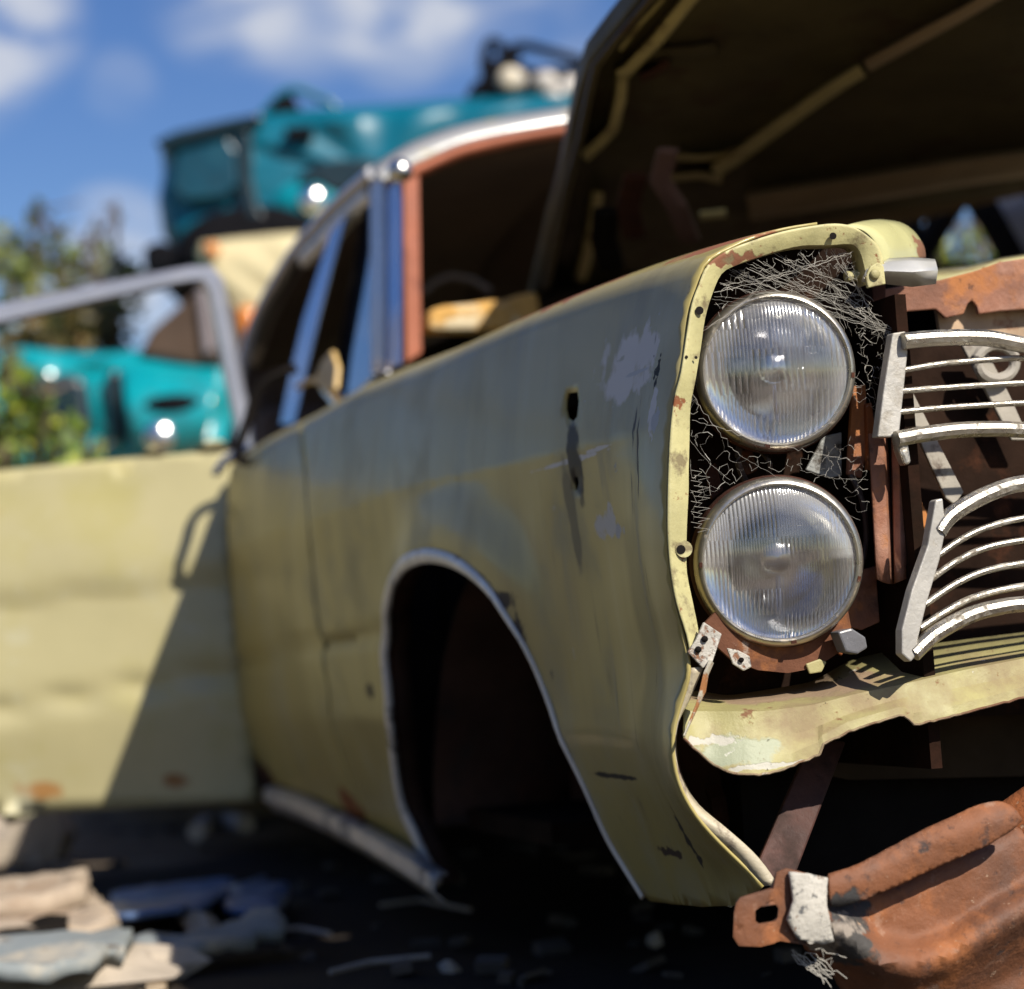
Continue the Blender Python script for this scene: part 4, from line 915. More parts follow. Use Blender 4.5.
M_DFRAME = mat('dull_window_frame', (.42, .43, .48), rough=.35, metal=.5, var=.12, vscale=8, bump=.08)
FO = [(-262, 497), (-262, 375), (-250, 356), (-225, 346), (0, 304), (100, 283), (190, 266), (212, 266), (224, 280), (236, 340), (244, 385), (252, 420), (255, 446), (238, 452)]
FI = [(-238, 497), (-238, 392), (-228, 380), (-212, 371), (0, 327), (100, 303), (186, 285), (200, 284), (206, 294), (217, 345), (226, 390), (234, 425), (236, 452), (236, 453)]
rows = [[ldep(x, y, DY+.005) for x, y in FO], [ldep(x*.75+a*.25, y*.75+b*.25, DY-.02) for (x, y), (a, b) in zip(FO, FI)], [ldep(x*.25+a*.75, y*.25+b*.75, DY-.02) for (x, y), (a, b) in zip(FO, FI)], [ldep(x, y, DY+.005) for x, y in FI], [ldep(x, y, DY+.05) for x, y in FI], [ldep(x, y, DY+.05) for x, y in FO]]
MB().grid(rows+[rows[0]]).build('window_frame', M_DFRAME, rdoor, angle=50)
MB().tube([ldep(x, y, DY-.03) for x, y in [(218, 474), (226, 462), (236, 455), (250, 448)]], .018, 8, flat=.6).build('door_trim_end', M_CHROME, rdoor)
ln = MB().box(ldep(234, 482, DY-.02), (.03, .03, .05)); ln.build('hinge', M_RUSTP, rdoor, smooth=False, bevel=.005)
# ================================================================== COBWEB round the lamps
rng = random.Random(5)
M_WEB = bpy.data.materials.new('grey_web'); M_WEB.use_nodes = True
M_WEB.node_tree.nodes['Principled BSDF'].inputs['Base Color'].default_value = (.33, .31, .27, 1); M_WEB.node_tree.nodes['Principled BSDF'].inputs['Roughness'].default_value = .8
web = MB()
def wp(px, py, u=None):
    return front(px, py, (.012+.004*math.sin(px*.13)+.004*math.sin(py*.11+1)) if u is None else u)
def thread(a, b, r=.00042, sag=2.0, jit=1.6, u=None):
    n = max(2, int(math.hypot(b[0]-a[0], b[1]-a[1])/4)); P = []
    for i in range(n+1):
        t = i/n; j = 0 if i in (0, n) else 1
        P.append(wp(a[0]+(b[0]-a[0])*t+j*rng.gauss(0, jit), a[1]+(b[1]-a[1])*t+sag*math.sin(math.pi*t)+j*rng.gauss(0, jit), u))
    web.tube(P, r*.27*rng.uniform(.4, 1.8), 3, caps=False)
def net(poly, count, avoid=(), link=3, maxd=40, r=.00042, keep=.72):
    xs = [p[0] for p in poly]; ys = [p[1] for p in poly]; pts = []; tries = 0
    while len(pts) < count and tries < 40000:
        tries += 1
        x = rng.uniform(min(xs)-10, max(xs)+10); y = rng.uniform(min(ys)-10, max(ys)+10)
        if rng.random() < .25 or all((x-q[0])**2+(y-q[1])**2 > 25 for q in pts): pts.append((x, y))
    res = delaunay_2d_cdt([Vector(p) for p in pts], [], [], 0, 1e-6); ov, of = res[0], res[2]
    def ok(c): return inpoly(c[0], c[1], poly) and not any(math.hypot(c[0]-a, c[1]-b) < rr for a, b, rr in avoid)
    cen = [sum((ov[i] for i in f), Vector((0, 0)))/3+Vector((rng.gauss(0, 1.8), rng.gauss(0, 1.8))) for f in of]; ed = {}
    for k, f in enumerate(of):
        for i in range(3): ed.setdefault(tuple(sorted((f[i], f[(i+1) % 3]))), []).append(k)
    for e_, ks in ed.items():
        if len(ks) == 2 and rng.random() < keep:
            p, q = cen[ks[0]], cen[ks[1]]
            if ok(p) and ok(q) and (p-q).length < maxd: thread(p, q, r*(1 if rng.random() < .85 else 2.0), rng.uniform(-1.5, 2.5), .9)
    return pts
LA = [(776, 371, 76), (779, 562, 82)]
top = [(712, 300), (724, 276), (757, 261), (802, 249), (845, 247), (858, 262), (866, 290), (880, 318), (898, 332), (890, 350), (872, 336), (846, 312), (820, 296), (776, 290), (735, 298), (712, 326)]
net(top, 640, [(776, 371, 74)], 3, 30, )
for a, b in [((712, 300), (868, 300)), ((718, 285), (850, 252)), ((730, 272), (895, 333)), ((745, 266), (880, 318)), ((760, 262), (890, 330)), ((800, 252), (898, 340)), ((835, 250), (870, 310)), ((735, 270), (850, 318)), ((770, 258), (862, 292)), ((825, 250), (846, 330)), ((706, 330), (760, 290)), ((845, 262), (890, 345)), ((838, 285), (905, 338)), ((720, 280), (800, 296)), ((750, 265), (842, 300))]:
    for k in range(3): thread((a[0]+rng.gauss(0, 3), a[1]+rng.gauss(0, 3)), (b[0]+rng.gauss(0, 4), b[1]+rng.gauss(0, 4)), .0005, 4, .6)
net([(852, 322), (892, 336), (888, 420), (878, 436), (862, 404), (852, 400)], 190, LA[:1], 3, 34)
webo = web.build('cobweb', M_WEB, None); webo.matrix_world = CARM
tag(webo, 'grey tangled cobweb filling the gap above and beside the upper headlight', 'cobweb')
web = MB()
net([(690, 384), (706, 420), (740, 452), (800, 458), (850, 430), (868, 470), (868, 520), (838, 500), (800, 474), (760, 472), (720, 490), (700, 520), (690, 530)], 330, [(776, 371, 78), (779, 562, 84)], 3, 34)
for k in range(12):                                      # zig-zag threads on the outer edge
    y = 470+k*5.2; web.tube([wp(691+3*(k % 2), y), wp(702+8*(k % 2), y+2), wp(698, y+5)], 0.0002, 3, caps=False)
for a, b in [((691, 392), (740, 456)), ((690, 440), (730, 480)), ((692, 420), (850, 460)), ((740, 455), (860, 520)), ((800, 470), (868, 480)), ((690, 490), (720, 488)), ]:
    thread(a, b, .00045, 3, .8)
webo = web.build('cobweb', M_WEB, None); webo.matrix_world = CARM
tag(webo, 'thin cobweb strung across the dark gap between the two headlights', 'cobweb')
web = MB()
for k in range(16):
    a = (795+rng.uniform(-5, 28), 950+rng.uniform(-2, 12)); b = (a[0]+rng.uniform(8, 30), a[1]+rng.uniform(8, 28))
    n = 5; web.tube([ldep(a[0]+(b[0]-a[0])*i/n+rng.gauss(0, 2), a[1]+(b[1]-a[1])*i/n+rng.gauss(0, 2), 1.99) for i in range(n+1)], .0004, 3, caps=False)
w2 = web.build('cobweb', M_WEB, None); w2.matrix_world = CARM
tag(w2, 'small torn cobweb hanging under the rusty bumper arm', 'cobweb')

# ================================================================== GROUND
gm = bpy.data.materials.new('dry_dirt'); gm.use_nodes = True
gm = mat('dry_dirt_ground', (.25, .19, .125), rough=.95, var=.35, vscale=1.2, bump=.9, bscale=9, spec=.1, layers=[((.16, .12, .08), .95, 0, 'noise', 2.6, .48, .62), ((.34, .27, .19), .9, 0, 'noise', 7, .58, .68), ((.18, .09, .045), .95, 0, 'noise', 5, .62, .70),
    ((.030, .024, .020), .85, 0, 'blob', (.1, 3.2, 0), (2.3, 2.6, 1.5), .18, 1.6), ((.09, .07, .055), .9, 0, 'noise', 11, .66, .72)])  # broad dark blob paints the car's shade into the dirt colour
NX = 110
def axis(lim, near):
    out = []
    for i in range(-NX//2, NX//2+1):
        t = i/(NX//2); out.append(math.copysign(near*abs(t)+(lim-near)*abs(t)**5, t))
    return out
ax = axis(600, 9)
def gz(x, y):
    h = .03*mnoise.noise(Vector((x*1.3, y*1.3, 0)))+.018*mnoise.noise(Vector((x*4, y*4, 5)))
    r = math.hypot(x, y-3)
    bank = 1.05*smoothstep(6.3, 7.6, y)*smoothstep(6.5, 3.5, abs(x+1.2))      # low dirt bank the wrecks are piled on
    return h*min(1, 12/max(1, r))+bank
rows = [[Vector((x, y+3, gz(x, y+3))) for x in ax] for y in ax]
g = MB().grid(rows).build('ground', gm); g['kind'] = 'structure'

def jag(o_pts, amp, z):
    return [Vector((p.x+rng.gauss(0, amp), p.y+rng.gauss(0, amp), z)) for p in o_pts]
def slab(name, px, h, z, m, lab, cat, group=None, tilt=0.0):
    pts = [gnd(x, y, z+h) for x, y in px]; c = sum(pts, Vector())/len(pts); Q = []
    for i, p in enumerate(pts):
        q = pts[(i+1) % len(pts)]; k = max(2, int((q-p).length/.035))
        for j in range(k):
            r = p.lerp(q, j/k); Q.append((r.x-c.x+rng.gauss(0, .007), r.y-c.y+rng.gauss(0, .010)))
    so = rng.uniform(0, 50); tx = rng.uniform(-.06, .06); ty = rng.uniform(-.04, .03)
    def fn(x, y): return Vector((x, y, tx*x+ty*y+.016*mnoise.noise(Vector((x*5+so, y*9, 0)))+.010*mnoise.noise(Vector((x*18+so, y*30, 3)))))
    o = shell(Q, .03, fn).build(name, m, None, loc=c, thick=h, angle=28); tag(o, lab, cat, group); return o
M_BOARD = mat('weathered_board', (.40, .32, .24), rough=.85, var=.2, vscale=5, bump=.5, bscale=30, stretch=(1, 6, 1), layers=[((.24, .15, .085), .9, 0, 'noise', 5, .52, .66), ((.05, .035, .025), .9, 0, 'noise', 16, .60, .66), ((.5, .44, .36), .9, 0, 'noise', 9, .58, .66)])
M_BLUEB = mat('faded_blue_board', (.21, .235, .24), rough=.8, var=.15, vscale=6, bump=.3, layers=[((.40, .36, .29), .8, 0, 'noise', 6, .50, .62), ((.10, .085, .07), .9, 0, 'noise', 15, .60, .66)])
M_TARP = mat('blue_plastic', (.10, .16, .30), rough=.4, var=.35, vscale=7, bump=.5, bscale=12)
M_CONC = mat('pale_concrete', (.40, .34, .27), rough=.9, var=.25, vscale=9, bump=.6, bscale=40)
slab('board', [(-60, 884), (0, 877), (60, 870), (86, 872), (84, 886), (40, 893), (-50, 900)], .035, .06, M_BOARD, 'pale weathered board scrap, farthest of the sunlit boards by the open door', 'board', 'sunlit scraps of board')
slab('board', [(-70, 908), (0, 898), (80, 888), (106, 902), (108, 922), (60, 930), (-60, 945)], .04, .02, M_BOARD, 'wide pale board with a dark slot, behind the bluish board', 'board', 'sunlit scraps of board')
slab('board', [(-60, 950), (10, 942), (80, 930), (122, 925), (124, 940), (90, 952), (30, 962), (-50, 972)], .022, .05, M_BLUEB, 'bluish grey board lying across the other sunlit scraps', 'board', 'sunlit scraps of board')
slab('board', [(5, 922), (40, 918), (64, 914), (66, 920), (30, 926), (6, 929)], .012, .065, M_DARK, 'thin black strip lying on the wide pale board', 'strip')
slab('tarp', [(112, 886), (170, 876), (225, 872), (235, 884), (215, 905), (170, 920), (120, 924)], .012, .03, M_TARP, 'crumpled dull blue plastic sheet lying in the shade', 'tarp')
slab('tarp', [(225, 884), (262, 880), (290, 888), (270, 906), (228, 905)], .015, .03, M_TARP, 'small scrap of blue plastic right of the larger blue sheet', 'tarp')
slab('board', [(130, 942), (200, 930), (275, 915), (280, 924), (205, 942), (136, 952)], .02, .02, M_BLUEB, 'narrow shaded plank in front of the blue plastic sheet', 'board')
def rock(px, py, r, m, lab, cat, name='stone', sq=(1.2, 1, .7), group=None, z=0):
    c = gnd(px, py, r*sq[2]*.5+z); mb = MB(); n = 6; rows = []
    for i in range(n+1):
        th = math.pi*i/n; row = []
        for j in range(2*n):
            ph = math.pi*j/n; dv = Vector((math.sin(th)*math.cos(ph), math.sin(th)*math.sin(ph), math.cos(th)))
            k = r*(1+.5*mnoise.noise(dv*1.6+Vector((px, py, 0)))+.45*mnoise.noise(dv*3+Vector((px, py, 3)))); row.append(Vector((dv.x*sq[0]*k, dv.y*sq[1]*k, dv.z*sq[2]*k)))
        rows.append(row)
    mb.grid(rows, True); o = mb.build(name, m, None, loc=c, angle=12); tag(o, lab, cat, group); return o
rock(20, 836, .10, M_CONC, 'pale chunk of concrete under the open door at the frame edge', 'rubble', 'concrete_chunk', (1.3, 1, 1.1))
rock(-30, 832, .09, M_CONC, 'concrete chunk beside the larger pale chunk under the door', 'rubble', 'concrete_chunk', (1.3, 1, .9))
rock(18, 980, .12, M_CONC, 'pale rubble block in front of the bluish board', 'rubble', 'concrete_chunk', (1.6, 1, .35))
rock(96, 968, .09, M_CONC, 'broken tan lump at the edge of the car shadow', 'rubble', 'concrete_chunk', (1.4, 1, .4))
MB_p = MB().tube([gnd(x, y, .06) for x, y in [(196, 832), (205, 824), (225, 820), (246, 824)]], .022, 8); tag(MB_p.build('bent_pipe', mat('dull_white_plastic', (.5, .48, .45), rough=.6, var=.2)), 'short bent whitish pipe lying in shade behind the sill', 'pipe')
for i, (x, y, r, lab) in enumerate([(197, 945, .022, 'small pale pebble in front of the shaded plank'), (158, 968, .016, 'tiny pale pebble nearest the camera in the shadow'), (202, 930, .03, 'greyish pebble touching the shaded plank'), (450, 972, .013, 'pale shard standing in the dark under the wheel arch'), (655, 940, .012, 'small reddish ring of scrap in the dark beneath the fender')]):
    rock(x, y, r, M_CONC, lab, 'pebble', 'pebble', (1, 1, 1))
M_TWIG = mat('grey_twig', (.34, .30, .26), rough=.9, var=.3)
for pts, lab in [([(330, 972), (370, 962), (430, 956)], 'thin grey twig lying in front of the sill'), ([(270, 930), (300, 928), (330, 934)], 'short pale twig right of the shaded plank'), ([(380, 905), (420, 900), (470, 910)], 'bent twig beneath the arch trim')]:
    tag(MB().tube([gnd(x, y, .02) for x, y in pts], .004, 6).build('twig', M_TWIG), lab, 'twig')
# litter of small chips: nobody could count it
ch = MB(); rr = random.Random(11)
for i in range(600):
    x = rr.uniform(-3.2, 1.2); y = rr.uniform(2.0, 6.2); s = rr.uniform(.006, .03); a = rr.uniform(0, 6.28)
    z = gz(x, y)+.3*s
    ch.box((x, y, z), (s*rr.uniform(.6, 2.5), s, s*rr.uniform(.2, .7)), Matrix.Rotation(a, 3, 'Z') @ Matrix.Rotation(rr.uniform(-.5, .5), 3, 'X'))
co = ch.build('gravel_litter', mat('litter', (.07, .058, .05), rough=.9, var=.5, vscale=9, bump=.3), smooth=False); co['kind'] = 'stuff'

ch = MB(); rr = random.Random(12)
for i in range(900):
    px = rr.uniform(-60, 190); py = rr.uniform(855, 1000); c = gnd(px, py); s = .004+.018*rr.random()**2.5
    if px > 60+(py-855)*.75: continue
    ch.box((c.x, c.y, gz(c.x, c.y)+.3*s), (s*rr.uniform(.8, 2.8), s, s*rr.uniform(.2, .8)), Matrix.Rotation(rr.uniform(0, 6.28), 3, 'Z') @ Matrix.Rotation(rr.uniform(-.6, .6), 3, 'X'))
rb_ = ch.build('rubble_chips', mat('pale_chips', (.36, .28, .19), rough=.9, var=.6, vscale=12, bump=.3, layers=[((.12, .07, .035), .9, 0, 'noise', 6, .5, .62)]), smooth=False); rb_['kind'] = 'stuff'
# ================================================================== WRECKS BEHIND
TEAL = (.0, .115, .175)
M_TEAL = mat('shaded_teal_paint', TEAL, rough=.35, var=.15, vscale=2.5, bump=.05, bscale=20, coat=.2, coatr=.12, layers=[((.0, .06, .09), .5, 0, 'noise', 3, .58, .7)])  # base darkened to put the upper wreck's shade into its paint
M_TEALB = mat('sunlit_teal_paint', (.0, .26, .30), rough=.30, var=.15, vscale=2.5, bump=.05, bscale=20, coat=.6, coatr=.12, layers=[((.02, .10, .12), .5, 0, 'noise', 3, .56, .7)])  # brighter base carries the lower wreck's sunlit look in its colour
M_TEALD = mat('dark_teal_trim', (.003, .018, .028), rough=.4, var=.2)
M_TGLASS = mat('dusty_teal_glass', (.001, .045, .075), rough=.35, var=.5, vscale=5, bump=.03, coat=.1, layers=[((.04, .12, .12), .5, 0, 'noise', 5, .58, .72)])
M_BLK = mat('black_rubber', (.006, .006, .008), spec=.08, rough=.8, var=.3, bump=.2)
M_CREAM = mat('cream_paint', (.58, .50, .29), rough=.6, var=.1, vscale=3, bump=.08, coat=.0, layers=[((.42, .22, .08), .8, 0, 'noise', 5, .64, .72)])
M_ORANGE = mat('amber_lens', (.65, .20, .02), rough=.25, var=.15, coat=.5)
def wreck(name, Y, px, py, label):
    e = empty(name, dep(px, py, Y)); tag(e, label, 'car'); inv_ = e.matrix_world.inverted() if False else Matrix.Translation(-dep(px, py, Y))
    def q(x, y, dy=0.0): return inv_ @ dep(x, y, Y+dy)
    return e, q
def body(q, prof, depth, m, name, par, bulge=.10, dy=0.0):
    """body shell from a side outline: rounded shoulders, real width"""
    c = Vector((sum(p[0] for p in prof)/len(prof), sum(p[1] for p in prof)/len(prof)))
    P = resample([Vector(p) for p in prof], 14, True)
    def ring(s, d_): return [q(c.x+(p.x-c.x)*s, c.y+(p.y-c.y)*s, d_+dy) for p in P]
    def ring(s, d_): return [q(c.x+(p.x-c.x)*s, c.y+(p.y-c.y)*s, d_+dy+.05*mnoise.noise(Vector((p.x*.02, p.y*.025, s*3)))*(1 if d_ < .2 else 0)) for p in P]
    rows = [ring(.35, -.01), ring(.62, -.012), ring(.82, -.005), ring(.92, .012), ring(.965, .035), ring(.99, .07), ring(1.0, .13), ring(1.0, depth-.12), ring(.985, depth-.05), ring(.94, depth)]
    mb = MB().grid(rows, True); n = len(P)
    mb.f.append(tuple(range(n-1, -1, -1))); mb.f.append(tuple(range((len(rows)-1)*n, len(rows)*n)))
    return mb.build(name, m, par, angle=45)
# upper teal wreck
e, q = wreck('teal_wreck', 8.6, 330, 250, 'upper teal wreck piled on top of the cream car')
UP = [(160, 140), (175, 132), (230, 122), (262, 112), (330, 108), (400, 104), (470, 98), (560, 92), (680, 88), (900, 90), (930, 150), (900, 240), (700, 245), (560, 250), (400, 250), (345, 240), (320, 238), (312, 226), (290, 219), (255, 217), (225, 220), (205, 232), (196, 252), (176, 258), (163, 235), (158, 200), (163, 175)]
body(q, UP, 1.45, M_TEAL, 'body', e)
MB().prism([q(x, y, -.05) for x, y in [(152, 141), (175, 130), (228, 118), (262, 112), (262, 122), (230, 132), (182, 144), (164, 150)]], (0, 1.5, 0)).build('roof_lip', M_TEALD, e, smooth=False, bevel=.02)
MB().prism([q(x, y, -.06) for x, y in [(178, 152), (228, 138), (236, 150), (238, 184), (226, 196), (184, 200), (171, 186)]], (0, .10, 0)).build('side_window', M_TGLASS, e, smooth=False, bevel=.01)
MB().prism([q(x, y, -.07) for x, y in [(236, 134), (250, 130), (252, 180), (258, 206), (266, 218), (248, 218), (242, 200)]], (0, .10, 0)).build('door_seam', M_TEALD, e, smooth=False, bevel=.01)
MB().prism([q(x, y, -.07) for x, y in [(284, 126), (312, 125), (314, 138), (286, 140)]], (0, .04, 0)).build('air_slot', M_BLK, e, smooth=False, bevel=.01)
MB().prism([q(x, y, -.065) for x, y in [(300, 172), (322, 160), (360, 158), (385, 162), (380, 180), (345, 192), (330, 192), (318, 182), (296, 186)]], (0, .10, 0)).build('dent', M_TEALD, e, smooth=False, bevel=.015)
wa = MB(); rows = []
for d_ in (-.05, .5):
    rows.append([q(x, y, d_) for x, y in cr_smooth([Vector(p) for p in [(196, 262), (200, 244), (214, 228), (240, 220), (265, 219), (290, 224), (306, 234), (312, 246)]], 3)])
rows2 = [[q(x, y, -.05) for x, y in [(p.x, p.y) for p in cr_smooth([Vector(p) for p in [(176, 264), (180, 240), (200, 220), (236, 208), (266, 206), (298, 213), (318, 228), (324, 246)]], 3)]]] + rows
wa.grid(rows2).build('wheel_arch', M_BLK, e, thick=.02)
MB().prism([q(x, y, -.08) for x, y in [(190, 262), (194, 240), (212, 224), (240, 216), (265, 215), (292, 221), (312, 234), (318, 262)]], (0, .3, 0)).build('arch_recess', M_BLK, e, smooth=False)
MB().prism([q(x, y, -.06) for x, y in [(142, 246), (158, 240), (178, 246), (186, 262), (178, 272), (144, 272)]], (0, .9, 0)).build('bumper', M_BLK, e, smooth=False, bevel=.03)
hp = MB(); hp.grid([[q(x, y, d_) for x, y in cr_smooth([Vector(p) for p in [(258, 114), (272, 98), (284, 88), (300, 86), (320, 94), (334, 100), (340, 110)]], 3)] for d_ in (.1, .25, .7, .9)]); hp.build('crumpled_panel', M_TEAL, e, thick=.03)
MB().prism([q(x, y, .05) for x, y in [(266, 112), (276, 98), (290, 92), (296, 100), (300, 112)]], (0, .5, 0)).build('panel_opening', M_BLK, e, smooth=False)
M_GLINT = mat('glint_chrome', (.80, .84, .86), rough=.20, metal=1, var=.03, bump=0)
M_TBALL = mat('teal_bulge', (.0, .20, .26), rough=.55, var=.1, bump=0, spec=.2)
MB().ball(q(313, 204, .02), .17, 14, (1.0, .55, .6)).build('fender_bulge', M_TBALL, e)
MB().ball(q(312, 200, -.06), .055, 12, (1, .6, 1)).build('sun_glint_ball', M_GLINT, e)  # chrome ball added to catch the sun as a bright glint
# cream wreck under it
e, q = wreck('cream_wreck', 8.42, 260, 330, 'cream car body crushed beneath the upper teal wreck')
body(q, [(196, 252), (200, 242), (240, 237), (290, 233), (420, 230), (560, 232), (640, 260), (660, 420), (640, 560), (300, 560), (215, 560), (205, 470), (212, 380), (208, 300)], 1.5, M_CREAM, 'body', e)
MB().ball(q(247, 322, -.02), .055, 10, (1, .6, 1.1)).build('amber_lamp', M_ORANGE, e)
MB().prism([q(x, y, -.02) for x, y in [(222, 318), (236, 312), (262, 345), (270, 420), (262, 520), (225, 520)]], (0, .04, 0)).build('grille_opening', M_BLK, e, smooth=False, bevel=.02)
MB().ball(q(212, 250, -.01), .03, 8).build('marker_lamp', M_ORANGE, e)
# lower teal wreck seen through the door's window
e, q = wreck('teal_wreck', 7.9, 120, 440, 'lower teal wreck seen through the open door window')
body(q, [(-220, 380), (-120, 350), (-20, 356), (20, 346), (70, 352), (110, 352), (150, 348), (232, 358), (246, 400), (236, 446), (206, 458), (150, 460), (60, 500), (-220, 520)], 1.5, M_TEALB, 'body', e)
MB().grid([[q(x, y, d_) for x, y in [(122, 366), (150, 362), (190, 368), (222, 366)]] for d_ in (.10,)] + [[q(x, y, -.12) for x, y in [(122, 386), (150, 384), (190, 386), (220, 384)]], [q(x, y, -.16) for x, y in [(128, 425), (150, 430), (190, 428), (212, 420)]], [q(x, y, -.06) for x, y in [(138, 452), (155, 456), (190, 452), (204, 446)]]]).build('nose_panel', M_TEALB, e, thick=.03, sub=2)
MB().ball(q(172, 404, -.15), .085, 12, (1.15, .4, .40)).build('air_intake', M_BLK, e)
MB().ball(q(159, 436, -.16), .055, 12, (1, .6, 1)).build('headlight', M_GLINT, e)  # another added chrome ball, there for the bright sun highlight
MB().prism([q(x, y, -.07) for x, y in [(40, 380), (62, 372), (84, 378), (92, 430), (60, 445), (44, 440)]], (0, .09, 0)).build('door_opening', M_TEALD, e, smooth=False, bevel=.03)
MB().prism([q(x, y, -.07) for x, y in [(104, 372), (118, 368), (124, 440), (112, 444)]], (0, .09, 0)).build('pillar_gap', M_TEALD, e, smooth=False, bevel=.02)
MB().prism([q(x, y, -.02) for x, y in [(138, 354), (150, 330), (196, 290), (222, 286), (226, 362), (200, 366)]], (0, 1.0, 0)).build('cab_interior', M_INT, e, smooth=False, bevel=.02)
MB().prism([q(x, y, -.05) for x, y in [(196, 288), (206, 288), (214, 352), (204, 354)]], (0, .09, 0)).build('cab_post', mat('mauve_grey', (.22, .19, .20), rough=.6), e, smooth=False, bevel=.01)
# dark shell lying behind the khaki car, right of the stack
e, q = wreck('blue_hatch', 9.4, 30, 300, 'faded pale blue car shell half hidden by bushes behind the door')
body(q, [(-60, 322), (20, 310), (40, 318), (44, 345), (36, 380), (-60, 390)], 1.2, mat('faded_blue_paint', (.33, .45, .52), rough=.35, var=.15, coat=.4), 'body', e)
MB().prism([q(x, y, -.02) for x, y in [(-50, 330), (10, 322), (14, 340), (-50, 348)]], (0, .03, 0)).build('window', M_TGLASS, e, smooth=False)
# engine lump on top of the upper wreck
e = empty('scrap_engine', dep(530, 110, 8.7)); tag(e, 'greasy scrap engine with pale castings perched on the teal wreck', 'engine')
_i = Matrix.Translation(-dep(530, 110, 8.7))
def q(x, y, dy=0.0): return _i @ dep(x, y, 8.7+dy)
b = MB(); b.prism([q(x, y) for x, y in [(482, 60), (500, 55), (520, 60), (535, 66), (600, 62), (640, 70), (640, 112), (488, 112), (478, 92)]], (0, .5, 0)); b.build('block', M_BLK, e, smooth=False, bevel=.03)
M_CAST = mat('pale_casting', (.50, .47, .43), rough=.55, metal=.3, var=.3, vscale=9, bump=.3)
for x, y, r in ((512, 80, .06), (545, 82, .055), (570, 88, .06), (556, 98, .05), (590, 92, .05)): MB().ball(q(x, y, -.04), r, 8, (1, .7, .8)).build('casting', M_CAST, e)
MB().ball(q(510, 78, -.07), .045, 10, (1, .5, 1)).build('pulley', mat('tan_pulley', (.62, .55, .42), rough=.4, var=.2), e)
for P in ([(484, 70), (488, 46), (496, 42), (506, 52), (520, 58)], [(500, 58), (520, 46), (550, 52), (584, 62)], [(470, 98), (480, 84), (486, 100)]):
    MB().tube(cr_smooth([q(x, y, .03) for x, y in P], 4), .022, 6).build('hose', M_BLK, e)

# ================================================================== BUSHES
def leafmat(name, c1, c2, c3):
    m = bpy.data.materials.new(name); m.use_nodes = True; nt = m.node_tree; p = nt.nodes['Principled BSDF']
    g = N(nt, 'ShaderNodeNewGeometry'); r = N(nt, 'ShaderNodeValToRGB'); r.color_ramp.elements[0].color = (*c1, 1); r.color_ramp.elements[1].color = (*c3, 1)
    e = r.color_ramp.elements.new(.55); e.color = (*c2, 1); nt.links.new(g.outputs['Random Per Island'], r.inputs[0]); nt.links.new(r.outputs[0], p.inputs['Base Color']); p.inputs['Roughness'].default_value = .5
    t = N(nt, 'ShaderNodeBsdfTranslucent'); nt.links.new(r.outputs[0], t.inputs[0]); mx = N(nt, 'ShaderNodeMixShader'); mx.inputs[0].default_value = .3
    nt.links.new(p.outputs[0], mx.inputs[1]); nt.links.new(t.outputs[0], mx.inputs[2]); nt.links.new(mx.outputs[0], nt.nodes['Material Output'].inputs[0]); return m
ML1 = leafmat('olive_leaves', (.09, .12, .02), (.20, .26, .05), (.42, .36, .12))
ML2 = leafmat('green_leaves', (.09, .15, .02), (.22, .33, .04), (.50, .52, .08))
ML3 = leafmat('brownish_leaves', (.10, .08, .03), (.19, .15, .04), (.30, .16, .07))
M_BARK = mat('bark', (.12, .09, .07), rough=.9, var=.3, bump=.5)
def bush(name, base, clumps, m, lab, cat='bush', leaf=.05, dens=110, seed=1):
    r = random.Random(seed); e = empty(name, base); tag(e, lab, cat); lv = MB(); st = MB()
    base = Vector(base)
    for c, rad in clumps:
        c = Vector(c)-base; st.tube([Vector((c.x*.15, c.y*.15, 0)), Vector((c.x*.6+r.gauss(0, .05), c.y*.6, c.z*.55)), c, c+Vector((r.gauss(0, .1), r.gauss(0, .1), rad*.9))], [.03, .02, .012, .004], 5)
        for k in range(6):
            dv = Vector((r.gauss(0, 1), r.gauss(0, 1), r.gauss(.3, 1))).normalized()*rad*1.05; st.tube([c, c+dv*.5+Vector((0, 0, .04)), c+dv], [.008, .006, .003], 4)
        for k in range(int(dens*(rad/.25)**2)):
            dv = Vector((r.gauss(0, 1), r.gauss(0, 1), r.gauss(0, 1))).normalized()*rad*r.uniform(.25, 1.12)**.7
            p = c+dv; s = leaf*r.uniform(.6, 1.4); a = Vector((r.gauss(0, 1), r.gauss(0, 1), r.gauss(0, .6))).normalized(); b_ = a.cross(Vector((r.gauss(0, 1), r.gauss(0, 1), r.gauss(0, 1)))).normalized()*.45
            lv.add([p, p+(a*.5+b_)*s, p+a*s+Vector((0, 0, -.15*s)), p+(a*.5-b_)*s], [(0, 1, 2, 3)])
    lv.build('foliage', m, e, smooth=False); st.build('stems', M_BARK, e); return e
def cl(Y, L, sd): 
    r = random.Random(sd); return [(dep(x, y, Y+r.uniform(-.3, .3)), s*Y/F) for x, y, s in L]
def gp(px, py, Y): p = dep(px, py, Y); return (p.x, p.y, gz(p.x, p.y))
bush('bush', gp(40, 300, 9.8), cl(9.8, [(18, 256, 28), (52, 236, 18), (36, 212, 13), (66, 266, 30), (100, 275, 30), (130, 280, 24), (10, 290, 40), (60, 300, 46), (-30, 262, 46), (110, 300, 34), (-70, 290, 60)], 3), ML1, 'tall dark olive bush rising above the open door frame', seed=3, dens=170, leaf=.065)
bush('bush', gp(60, 330, 9.0), cl(9.0, [(50, 330, 30), (85, 335, 32), (30, 345, 28), (110, 340, 24), (70, 360, 26)], 5), ML3, 'brownish bush seen through the door window above the teal wreck', seed=5, dens=350, leaf=.06)
